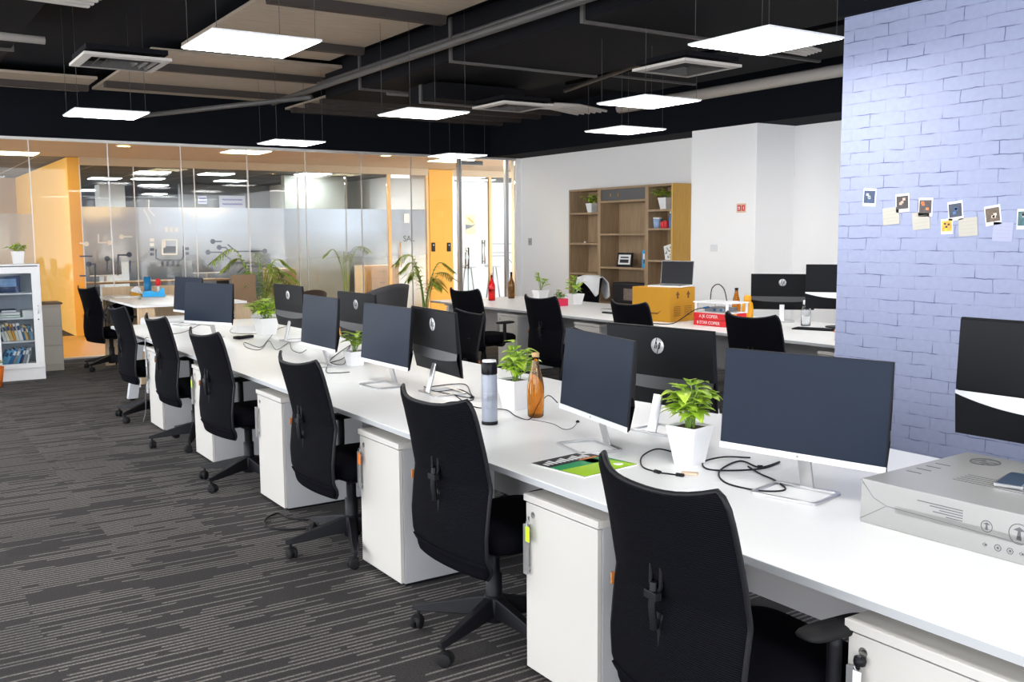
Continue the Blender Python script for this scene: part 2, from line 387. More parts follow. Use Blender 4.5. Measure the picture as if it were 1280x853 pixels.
# bulkheads
struct(MB().box(-4, 9.6, G1-.03, G1+.14, ZT+.0, ZC).build('wall_bulkhead_back', M['blackpaint']))
b = MB(); b.box(8.93, 9.9, -3, G1-.03, ZT, ZC); struct(b.build('wall_bulkhead_right', M['blackpaint']))
struct(MB().box(9.53, 9.7, 9.2, G1+.0, 0, ZT).build('wall_right', M['wallwhite']))
struct(MB().box(8.93, 9.6, 8.2, 9.3, 0, ZT).build('wall_right_pier', M['wallwhite']))
struct(MB().box(9.6, 9.75, 2.5, 8.2, 0, ZT).build('wall_right_recess', M['wallwhite']))
struct(MB().box(5.05, 5.45, -3, 3.955, 0, ZT).build('wall_brick', M['brick']))
struct(MB().box(5.00, 8.93, -3, 3.97, ZT, ZC).build('wall_bulkhead_brick', M['blackpaint']))
# corridor walls
struct(MB().box(2.80, 2.985, G2, 24, 0, ZT).build('wall_corridor_left', M['yellow']))
struct(MB().box(9.48, 10.02, G2-.05, G2+.12, 0, ZT).build('wall_corridor_back', M['yellow']))
struct(MB().box(9.9, 10.02, G2+.12, 24, 0, ZT).build('wall_hall_left', M['wallwhite']))
struct(MB().box(2.985, 9.48, G2-.04, G2+.08, 2.82, ZT+.02).build('wall_header_back', M['corrceil']))
struct(MB().box(10.02, 20, G2-.04, G2+.08, 2.82, ZT+.02).build('wall_header_hall', M['corrceil']))
struct(MB().box(-4, 20, 34, 34.2, 0, ZT).build('wall_offices_far', M['officewall']))
struct(MB().box(10.9, 16, 21.0, 21.2, 0, ZT).build('wall_hall_far', M['wallwhite']))
struct(MB().box(-2, 2.8, 24, 24.2, 0, ZT).build('wall_room_far', mat('brown_far_wall', (.42, .28, .15), .8)))
struct(MB().box(6.6, 9.0, 25, 25.2, 0, ZT).build('wall_office_partition', M['officewall']))
struct(MB().box(8.9, 9.1, 20.5, 25, 0, ZT).build('wall_office_side', mat('office_cream_wall', (.55, .54, .50), .8)))
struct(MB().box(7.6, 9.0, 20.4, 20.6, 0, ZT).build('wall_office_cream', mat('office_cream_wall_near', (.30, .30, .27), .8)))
struct(MB().box(4.9, 5.5, 26, 26.6, 0, ZT).build('wall_office_column', M['wallwhite']))
# skirting and sill strips
struct(MB().box(-4, 9.45, G1-.05, G1+.05, 0, .02).build('trim_1', M['alu']))
struct(MB().box(-4, 9.6, G1-.05, G1+.05, ZT-.035, ZT+.0).build('trim_2', M['alu']))
struct(MB().box(2.985, 9.48, G2-.03, G2+.03, 0, .05).build('trim_3', M['alu']))
struct(MB().box(9.44, 9.53, G1-.06, G1+.1, 0, ZT).build('trim_4', M['wallwhite']))
struct(MB().box(9.515, 9.53, 9.3, G1-.06, 0, .09).build('baseboard_right', M['wallwhite']))

# ------------------------------------------------------------------ glass partitions (each pane separate)
front_x = [-3.9, -1.2, .35, 1.83, 2.80, 3.77, 4.72, 5.62, 6.54, 7.42, 8.29]
for i in range(len(front_x)-1):
    x0, x1 = front_x[i], front_x[i+1]
    w = thing('window_%d' % (i+1), 'x', 'window', (x0, G1, 0)); del w['label'], w['category']; w['kind'] = 'structure'
    MB().box(.006, x1-x0-.006, -.006, .006, .02, ZT-.035).build('pane', M['glass'], w)
    MB().box(-.006, .006, -.009, .009, .02, ZT-.035).build('joint', M['alu'], w)
    if x1 < 2.0: MB().box(.006, x1-x0-.006, -.008, -.0065, .9, 1.95).build('frosted_film', M['film2'], w)
rear_x = [2.985, 3.83, 4.84, 5.8, 6.73, 7.68]
for i in range(len(rear_x)-1):
    x0, x1 = rear_x[i], rear_x[i+1]
    w = thing('window_%d' % (i+21), 'x', 'window', (x0, G2, 0)); del w['label'], w['category']; w['kind'] = 'structure'
    MB().box(.006, x1-x0-.006, -.006, .006, .05, 2.82).build('pane', M['glass'], w)
    MB().box(-.008, .008, -.010, .010, .05, 2.82).build('joint', M['alu'], w)
    MB().box(.006, x1-x0-.006, -.009, -.0065, .3, 2.14).build('frosted_film', M['film'], w)
def handle_mb(x, y, z0, z1):
    b = MB()
    for dy in (-.05, .05):
        b.tube([(x, y+dy, z0), (x, y+dy, z1)], .014, 10)
    for z in (z0+.06, z1-.06): b.tube([(x, y-.05, z), (x, y+.05, z)], .010, 8)
    return b
def door(n, x0, x1, Y, frame_mats, film, hx, hz=(.95, 1.5), ztop=2.8):
    w = thing('door_%d' % n, 'x', 'door', (0, Y, 0)); del w['label'], w['category']; w['kind'] = 'structure'
    MB().box(x0+.03, x1-.03, -.006, .006, .02, ztop).build('door_glass', M['glass'], w)
    MB().box(x0-.03, x0+.03, -.035, .035, 0, ZT-.035).build('door_post', frame_mats[0], w, bevel=.003)
    MB().box(x1-.03, x1+.03, -.035, .035, 0, ZT-.035).build('door_post', frame_mats[1], w, bevel=.003)
    MB().box(x0+.03, x0+.45, -.045, .03, ztop, ztop+.07).build('door_closer', M['steel'], w, bevel=.004)
    if film: MB().box(x0+.03, x1-.03, -.009, -.0065, .3, 2.14).build('frosted_film', M['film'], w)
    handle_mb(hx, 0, hz[0], hz[1]).build('pull_handle', M['steel'] if not film else M['orangeframe'], w)
    return w
door(1, 8.32, 9.26, G1, (M['steel'], M['steel']), False, 8.46, (1.06, 1.42))
door(2, 8.60, 9.45, G2, (M['orangeframe'], M['orangeframe']), True, 8.82, (1.0, 1.5), 2.75)
door(3, 10.05, 10.94, G2, (M['alu'], M['orangeframe']), False, 10.78, (1.02, 1.52), 2.75)
w = thing('window_30', 'x', 'window', (7.69, G2, 0)); del w['label'], w['category']; w['kind'] = 'structure'
MB().box(0, .87, -.006, .006, .05, 2.82).build('pane', M['glass'], w); MB().box(0, .87, -.009, -.0065, .3, 2.14).build('frosted_film', M['film'], w)
w = thing('window_31', 'x', 'window', (9.26, G1, 0)); del w['label'], w['category']; w['kind'] = 'structure'
MB().box(.035, .175, -.006, .006, .02, ZT-.035).build('pane', M['glass'], w)
w = thing('window_32', 'x', 'window', (10.98, G2, 0)); del w['label'], w['category']; w['kind'] = 'structure'
MB().box(0, 1.3, -.006, .006, .05, 2.82).build('pane', M['glass'], w)

# circuit board decal on the rear glass
def decal_line(b, pts, Y, w=.012):
    q = [onY(x, y, Y) for x, y in pts]
    for a, c in zip(q, q[1:]):
        d = (c-a); 
        if d.length < 1e-6: continue
        d.normalize(); n = Vector((-d.z, 0, d.x))*w
        b.add([a-n-d*w*.5, c-n+d*w*.5, c+n+d*w*.5, a+n-d*w*.5], [(0, 1, 2, 3)])
def decal_dot(b, x, y, Y, r=.045):
    c = onY(x, y, Y); b.add([c+Vector((r*math.cos(a), 0, r*math.sin(a))) for a in [2*PI*k/16 for k in range(16)]], [tuple(range(16))])
def decal_rect(b, x0, y0, x1, y1, Y):
    b.add([onY(x0, y1, Y), onY(x1, y1, Y), onY(x1, y0, Y), onY(x0, y0, Y)], [(0, 1, 2, 3)])
YD = G2-.012
b = MB()
for L_ in ([(119, 370), (119, 330.5), (112, 330.5)], [(134, 338), (134, 325)], [(147.5, 344), (147.5, 319), (161, 319)], [(162.5, 340), (162.5, 326)], [(100, 320.5), (115, 320.5)],
           [(267, 302), (277, 302)], [(274, 309.5), (282, 309.5), (287, 314)], [(260, 315.5), (277, 315.5), (293, 328.5), (318, 328.5)], [(285, 306), (295, 314.5), (331, 314)], [(297, 341), (307, 333), (330, 333)],
           [(195, 312), (195, 323), (200, 325.5), (226, 325.5), (229, 322), (229, 308)], [(100, 345), (107, 345)]):
    decal_line(b, L_, YD)
for x, y in ((111, 330.5), (134, 323.5), (161.5, 318.5), (266, 302), (274, 309.5), (260, 315.5), (331, 314)): decal_dot(b, x, y, YD)
for x, y in ((203, 330), (209.5, 330), (216, 330), (222.5, 330)): decal_rect(b, x-1.6, y-3, x+1.6, y+3, YD)
for x, y in ((190, 312), (190, 318), (233.5, 311), (233.5, 317)): decal_rect(b, x-2.6, y-1.7, x+2.6, y+1.7, YD)
decal_rect(b, 204.5, 308, 219.5, 316, YD)
t = thing('circuit_graphic', 'printed circuit-board graphic with dots and chip on the frosted rear glass', 'decal')
b.build('dark_traces', mat('dark_decal', (.05, .07, .12), .6), t)
b = MB()
for L_ in ([(123, 293), (123, 303.5), (136, 303.5)], [(152, 296), (165, 296)], [(100, 304), (107, 305)], [(186, 250), (186, 262), (193, 270)], [(180, 262), (186, 274), (188, 280)]): decal_line(b, L_, YD, .012)
decal_line(b, [(203, 300), (221, 300), (221, 318), (203, 318), (203, 300)], YD, .012)
for x, y in ((137, 303.5), (152, 296), (108, 305)): decal_dot(b, x, y, YD, .04)
for x, y in ((208, 287), (214, 287), (220.5, 287)): decal_rect(b, x-1.8, y-3, x+1.8, y+3, YD)
for x, y in ((190, 300), (190, 306)): decal_rect(b, x-2.6, y-2, x+2.6, y+2, YD)
decal_rect(b, 204, 300, 207, 310, YD)
b.build('pale_traces', mat('pale_decal', (.82, .82, .80), .6), t)
text_mesh('SAL', .16, 'door_lettering', M['ink'], t, frame((1, 0, 0), (0, 0, 1), (9.02, G2-.02, 1.56)))
p = onY(508, 273, G2-.02); 
MB().box(p.x-.06, p.x+.06, G2-.03, G2-.012, p.z-.09, p.z+.09).build('paper_sign', M['whitepaper'], t)
b = MB()
for L_ in ([(612, 305), (645, 305), (652, 300)], [(612, 316), (643, 316)], [(612, 320), (630, 320)], [(634, 322), (643, 332)]): decal_line(b, L_, G2-.012, .008)
decal_dot(b, 641, 322, G2-.012, .025)
tag(b.build('circuit_graphic', mat('hall_decal', (.2, .22, .25), .6)), 'thin dark circuit lines on the glass right of the hall door', 'decal')

# ------------------------------------------------------------------ suspended LED panels
def led_panel():
    t = thing('led_panel', 'x', 'ceiling light')
    MB().box(-.3, .3, -.3, .3, .0, .012).build('panel_frame', M['white_pl'], t, bevel=.002)
    MB().box(-.29, .29, -.29, .29, -.002, -.0005).build('diffuser', M['panel_on'], t)
    MB().box(-.10, .10, -.04, .04, .012, .045).build('driver_box', M['black'], t, bevel=.003)
    for sx in (-.27, .27):
        for sy in (-.27, .27):
            MB().tube([(sx, sy, .02), (sx, sy, ZC-2.7)], .0016, 5).build('suspension_wire', M['pipe'], t)
    return t
P0 = led_panel()
panels = [((1.85, 5.42), 'lit square panel hanging nearest on the left, above the near desk aisle'),
    ((1.80, 9.10), 'lit panel hanging second away along the left aisle, before the back bulkhead'),
    ((4.14, 10.85), 'small-looking lit panel hanging right against the back bulkhead, left of centre'),
    ((4.16, 7.70), 'lit panel hanging in the middle of the ceiling between two dark ducts'),
    ((4.25, 3.86), 'largest lit panel at upper right, in front of the blue brick wall top'),
    ((5.37, 6.10), 'lit panel hanging right of the ceiling vents, above the second desk row'),
    ((6.62, 7.88), 'lit panel hanging just before the white right wall, below the black duct'),
    ((6.75, 11.55), 'lit panel hanging farthest away, over the glass hall door'),
    ((-.15, 7.85), 'lit panel cut off by the left edge of the frame')]
for i, ((x, y), lab) in enumerate(panels):
    o = P0 if i == 0 else dup(P0, (0, 0, 0)); o.location = (x, y, 2.7); o['label'] = lab; o['group'] = 'suspended LED ceiling panels'
# grid continued unseen: panels added out of frame to light the room
for i, (x, y) in enumerate([(1.85, 1.7), (4.2, .2), (-.6, 4.2), (-.6, .3), (1.85, -1.8), (6.9, 4.6), (-2.6, 2.4), (8.3, 5.9), (-2.6, 7.0), (-2.6, 11.0)]):
    o = dup(P0, (x, y, 2.7)); o['label'] = 'unseen suspended LED panel added outside the frame to light the room'; o['group'] = 'unseen ceiling panels added for light'

# far lights
def flat_light(name, label, cx, cy, sx, sy, z, m, group):
    t = thing(name, label, 'ceiling light', (cx, cy, z), 0, group)
    MB().box(-sx/2-.02, sx/2+.02, -sy/2-.02, sy/2+.02, -.002, .02).build('light_frame', M['white_pl'], t)
    MB().box(-sx/2, sx/2, -sy/2, sy/2, -.008, -.003).build('diffuser', m, t)
for x, y, lab in ((2.0, 17.0, 'warm panel in the corridor ceiling at the left frame edge'), (5.0, 15.05, 'lit panel in the corridor ceiling behind the front glass, left of centre'), (8.7, 15.1, 'lit panel in the corridor ceiling in front of the yellow wall')):
    flat_light('recessed_panel', lab, x, y, .6, .6, ZT, M['panel_warm'], 'corridor ceiling panels')
offp = [(4.87, 18.8), (4.95, 20.85), (5.42, 23.2), (4.55, 23.5), (6.22, 26.1), (5.4, 29.5), (7.53, 31.5), (6.25, 20.8), (7.8, 27.8), (7.3, 23.2), (7.6, 18.8), (8.05, 19.9)]
for x, y in offp: flat_light('office_ceiling_panel', 'white lit panel in the grey ceiling of the office behind the glass', x, y, .6, .6, ZT+.005, M['panel_far'], 'lit panels in the office behind the frosted glass')
M['panel_hall'] = emit('hall_led_panel_lit', (.92, .96, 1), 3)
for x, y in ((11.1, 18.6), (11.7, 19.4), (15.4, 23.7), (13.0, 18.4), (12.5, 20.4)): flat_light('hall_ceiling_panel', 'lit panel in the ceiling of the white hall behind the glass door', x, y, .6, .6, ZT+.005, M['panel_hall'], 'lit panels in the white hall')
def downlight(x, y, lab):
    t = thing('downlight', lab, 'ceiling light', (x, y, ZT+.008), 0, 'warm round corridor downlights')
    MB().lathe([(.075, -.004), (.105, -.012), (.11, 0)], 24, cap=False).build('trim_ring', M['white_pl'], t)
    MB().lathe([(.001, -.006), (.076, -.006)], 24, cap=False).build('lamp', M['downlight'], t)
    ld = bpy.data.lights.new('downlight_lamp', 'SPOT'); ld.energy = 62; ld.color = (1, .60, .20); ld.spot_size = 2.3; ld.spot_blend = .7; ld.shadow_soft_size = .08
    lo = bpy.data.objects.new('lamp_light', ld); COL.objects.link(lo); lo.parent = t; lo.location = (0, 0, -.03)
for (px, py), lab in (((155, 183), 'round warm downlight high left behind the front glass'), ((103, 202), 'round warm downlight just inside the yellow left wall'), ((237, 206), 'small warm downlight between the office ceiling panels, left'),
    ((482, 195), 'round warm downlight above the orange door frame'), ((460, 212), 'small warm downlight left of the orange door frame'), ((394, 210), 'small warm downlight above the pale office wall'), ((555, 198), 'warm downlight above the yellow wall panel'), ((310, 186.5), 'warm downlight touching the corridor panel at centre left')):
    p = onz(px, py, ZT); downlight(p.x, p.y, lab)
downlight(1.3, 16.2, 'warm downlight of the corridor at the left, partly out of frame')

# ------------------------------------------------------------------ ceiling services
def deck(x0, x1, y0, y1, z, n, lab):
    t = thing('ceiling_board', lab, 'ceiling board', ((x0+x1)/2, (y0+y1)/2, z)); hx, hy = (x1-x0)/2, (y1-y0)/2
    MB().box(-hx, hx, -hy, hy, 0, .03).build('board', M['deck'], t)
    for k in range(n):
        y = -hy + (k+.5)*2*hy/n
        MB().prism([(y-.07, 0), (y+.07, 0), (y+.05, -.07), (y-.05, -.07)], 'X', -hx, hx).build('batten', M['deckbeam'], t, bevel=.004)
    return t
deck(2.7, 4.25, 5.0, 9.95, 3.5, 3, 'brown ceiling boards with dark battens at top centre left')
deck(2.5, 4.9, 10.3, 13.4, 3.5, 2, 'dim brown ceiling boards above the second left lamp')
deck(5.3, 9.0, 11.9, 14.1, 3.5, 4, 'brown ceiling boards with battens above the back bulkhead')
deck(-1.2, 2.4, 12.5, 13.7, 3.5, 1, 'warm-lit ceiling board strip above the left bulkhead')
def duct(x0, x1, y0, y1, z0, z1, lab, joints=3, along='Y'):
    t = thing('air_duct', lab, 'duct', ((x0+x1)/2, (y0+y1)/2, z0)); hx, hy, h = (x1-x0)/2, (y1-y0)/2, z1-z0
    MB().box(-hx, hx, -hy, hy, 0, h).build('duct_body', M['duct'], t, bevel=.01)
    for k in range(joints):
        if along == 'Y':
            y = -hy+(k+.5)*2*hy/joints; MB().box(-hx-.02, hx+.02, y-.02, y+.02, -.02, h).build('duct_flange', M['pipe'], t)
        else:
            x = -hx+(k+.5)*2*hx/joints; MB().box(x-.02, x+.02, -hy-.02, hy+.02, -.02, h).build('duct_flange', M['pipe'], t)
    return t
duct(4.55, 6.2, 1.0, 10.8, 3.22, 3.6, 'wide black air duct running along the ceiling centre', 5)
duct(-.9, 1.1, 2.0, 10.2, 3.2, 3.6, 'black air duct along the upper left of the ceiling', 4)
duct(6.9, 8.1, 4.0, 9.3, 3.36, 3.6, 'black air duct before the right wall, above two lamps', 3)
duct(1.2, 4.4, 4.3, 5.3, 3.22, 3.6, 'black cross duct above the nearest left lamp', 3, 'X')
duct(4.9, 6.0, 8.8, 9.4, 3.02, 3.19, 'short black duct box above the central ceiling vent', 1)
def pipe(pts, r, lab, m='pipe'):
    o = MB().tube(pts, r, 8).build('ceiling_pipe', M[m]); return tag(o, lab, 'pipe')
pipe([(4.35, 12.0, 3.3), (4.36, 3.0, 3.3)], .035, 'long grey pipe running diagonally across the ceiling centre')
pipe([(4.55, 11.0, 3.42), (4.57, 3.0, 3.42)], .02, 'thin dark conduit beside the long ceiling pipe')
pipe([(2.95, 13.6, 3.2), (4.3, 10.6, 3.2)], .03, 'short grey pipe slanting above the second left lamp')
pipe([(8.80, 10.6, 3.36), (8.80, 3.0, 3.36)], .07, 'pale grey pipe following the right bulkhead', 'dimwhite')
pipe([(6.4, 3.5, 3.3), (6.45, 7.2, 3.32), (6.9, 9.3, 3.3)], .025, 'bent grey conduit above the right ceiling vent')
pipe([(-.8, 8.0, 3.1), (1.2, 8.1, 3.1)], .03, 'short pale pipe crossing at the top left corner', 'dimwhite')
pipe([(4.9, 9.9, 3.2), (6.9, 9.95, 3.2), (7.2, 9.9, 3.25)], .022, 'thin horizontal conduit behind the central ceiling vent')
def vent(x, y, z, rot, lab, s=.3):
    t = thing('ceiling_vent', lab, 'air vent', (x, y, z), rot, 'square four-way ceiling vents')
    b = MB()
    for a in range(4):
        T = Matrix.Rotation(a*PI/2, 4, 'Z'); b.add([(-s, -s, 0), (s, -s, 0), (s-.06, -s+.06, -.006), (-s+.06, -s+.06, -.006), (-s, -s, .02), (s, -s, .02)], [(0, 3, 2, 1), (0, 1, 5, 4)], T=T)
    b.build('vent_frame', M['dimwhite'], t)
    for k in range(3):
        r = s-.07-k*.06; b = MB()
        for a in range(4):
            T = Matrix.Rotation(a*PI/2, 4, 'Z'); b.add([(-r, -r, 0), (r, -r, 0), (r-.028, -r+.028, .035), (-r+.028, -r+.028, .035)], [(0, 3, 2, 1)], T=T)
        b.build('louvre', M['pipe'], t, solid=.002)
    MB().box(-s+.02, s-.02, -s+.02, s-.02, .045, .08).build('vent_box', M['duct'], t)
vent(1.65, 7.75, 2.92, 0, 'square cream ceiling vent between the two left lamps')
vent(5.45, 5.75, 2.92, 0, 'square cream ceiling vent left of the largest right lamp')
vent(5.6, 8.45, 2.93, 0, 'square pale ceiling vent above the centre, near the bulkhead')
b = MB(); 
for k in range(5): b.box(-.35, .35, -.2+k*.09, -.16+k*.09, 0, .03)
tag(b.build('cable_tray', M['dimwhite'], loc=(.95, 6.6, 3.1), rotz=.1), 'slatted pale metal tray on the duct above the first left vent', 'cable tray')
b = MB()
for k in range(6): b.tube([(-.5, -.25+k*.09, 0), (0, -.22+k*.09, .03), (.5, -.25+k*.09, 0)], .016, 6)
tag(b.build('pipe_bundle', M['dimwhite'], loc=(7.2, 9.7, 3.15), rotz=.25), 'bundle of pale pipes beside the black duct, right of the central vent', 'pipes')
b = MB()
for k in range(5): b.tube([(-.35, -.2+k*.07, 0), (.1, -.2+k*.07, .02), (.35, -.1+k*.05, 0)], .013, 6)
tag(b.build('pipe_bundle', M['dimwhite'], loc=(6.3, 5.6, 3.12), rotz=-.3), 'bundle of pale pipes under the largest right lamp', 'pipes')

# ------------------------------------------------------------------ bench desks
def bench(name, lab, x0, x1, y0, y1, seams, legs):
    t = thing(name, lab, 'desk', (x0, y0, 0)); W_, D_ = x1-x0, y1-y0
    edges = [0]+[s-y0 for s in seams]+[D_]
    b = MB()
    for a, c in zip(edges, edges[1:]): b.box(0, W_, a+.0012, c-.0012, .725, .75)
    b.build('worktop', M['laminate'], t, bevel=.0015)
    MB().box(-.0015, .0, 0, D_, .7255, .7485).box(W_, W_+.0015, 0, D_, .7255, .7485).build('edge_band', M['edge'], t)
    MB().box(W_/2-.012, W_/2+.012, .05, D_-.05, .28, .70).build('modesty_panel', M['panelgrey'], t)
    MB().box(W_/2-.14, W_/2-.03, .2, D_-.2, .60, .69).build('cable_tray', M['panelgrey'], t)
    MB().box(W_/2+.03, W_/2+.14, .2, D_-.2, .60, .69).build('cable_tray', M['panelgrey'], t)
    for y in legs:
        y -= y0
        for sx, xx in ((1, .22), (-1, W_-.22)):
            b = MB(); b.prism([(xx-.02*sx, .70), (xx+.07*sx, .70), (xx-.06*sx+.03*sx, .02), (xx-.13*sx, .02)], 'Y', y-.03, y+.03)
            b.build('leg', M['legmetal'], t, bevel=.004)
            MB().lathe([(.025, 0), (.028, .02)], 14, (xx-.08*sx, y, 0)).build('foot', M['black'], t)
        MB().box(.15, W_-.15, y-.025, y+.025, .685, .722).build('crossbar', M['legmetal'], t)
    return t
bench('bench_desk', 'long white double-sided bench desk running from the foreground to the back left', 1.99, 3.49, -.6, 10.35, (.85, 2.45, 3.97, 5.47, 6.97, 8.47), (1.35, 5.72, 8.47, 10.2))
bench('bench_desk', 'second white bench desk behind, in front of the oak bookcase', 6.35, 7.85, 4.0, 11.65, (5.5, 7.0, 8.5, 10.0), (4.1, 7.8, 11.5))
# ------------------------------------------------------------------ pedestal cabinets
def pedestal():
    t = thing('pedestal_cabinet', 'x', 'cabinet')
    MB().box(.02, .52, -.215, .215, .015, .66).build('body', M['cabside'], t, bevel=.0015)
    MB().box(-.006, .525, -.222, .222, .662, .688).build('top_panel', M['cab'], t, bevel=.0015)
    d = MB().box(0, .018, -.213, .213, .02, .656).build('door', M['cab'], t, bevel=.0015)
    MB().box(-.024, -.012, .180, .200, .39, .58).box(-.014, .0, .183, .197, .405, .42).box(-.014, .0, .183, .197, .55, .565).build('handle', M['handle'], d, bevel=.001)
    MB().lathe([(.001, -.012), (.012, -.012), (.013, 0), (.001, .0)], 16, T=Matrix.Translation((0, .170, .615)) @ Matrix.Rotation(-PI/2, 4, 'Y')).build('lock', M['black'], d)
    MB().box(.03, .5, -.2, .2, 0, .014).build('plinth', M['black'], t)
    return t
PD = pedestal()
def keytag(parent_loc, m, lab, y=.165, z=.565, mirror=1):
    x, yy = parent_loc
    t = thing('key_ring', lab, 'keys', (x-.027, yy+y*mirror, z))
    MB().tube([(.0, .01*math.cos(a), .025+.012*math.sin(a)) for a in [2*PI*k/12 for k in range(12)]], .0012, 5, closed=True).build('ring', M['steel'], t)
    MB().box(-.003, .001, -.012, .012, -.045, .012).build('tag', m, t, bevel=.002)
    MB().box(.004, .007, -.004, .004, .02, .05).build('key', M['steel_dark'], t)
cabs = [(1.98, 1.27, 'white pedestal cabinet in the bottom right corner, cut off by the frame'), (1.98, 2.70, 'tall-looking white pedestal cabinet with the lime key tag, between the two nearest chairs'),
 (1.98, 4.17, 'white pedestal cabinet with the orange key tag on its lock'), (1.98, 5.70, 'white pedestal cabinet half behind the fourth chair from the far end'),
 (1.98, 7.15, 'white pedestal cabinet with a small lime tag beside its door, left of the third chair'), (1.98, 8.57, 'farthest white pedestal cabinet under the near desk, with a hanging cable')]
for i, (x, y, lab) in enumerate(cabs):
    o = PD if i == 0 else dup(PD, (0, 0, 0)); o.location = (x, y, 0); o['label'] = lab; o['group'] = 'white pedestal cabinets under the near desk'
keytag((1.98, 1.27), M['white_pl'], 'black and silver key bunch hanging from the lock of the corner cabinet')
t = thing('key_fob', 'black key fob hanging from the lock of the corner cabinet', 'keys', (1.962, 1.27+.165, .60))
MB().lathe([(0, -.012), (.014, -.01), (.016, 0), (.014, .01), (0, .012)], 16).build('fob', M['black'], t)
MB().tube([(0, 0, 0), (-.004, .006, -.03)], .006, 6).build('strap', M['black'], t)
keytag((1.98, 2.70), M['lime'], 'lime green key tag on the second nearest cabinet')
keytag((1.98, 4.17), M['orangetag'], 'orange key tag on the cabinet between the second and third nearest chairs')
keytag((1.98, 7.15), M['lime'], 'lime green key tag far along the desk, beside the fifth chair')
keytag((1.98, 8.57), M['white_pl'], 'white key tag at the farthest cabinet of the near desk')
for y, lab in ((9.75, 'beige-white cabinet under the far left end of the second desk'), (8.2, 'beige-white cabinet of the second desk, right of the second mesh chair'), (4.93, 'beige-white cabinet of the second desk, cut by the brick wall')):
    o = dup(PD, (6.37, y, 0), 0, lab, 'pedestal cabinets under the second desk')

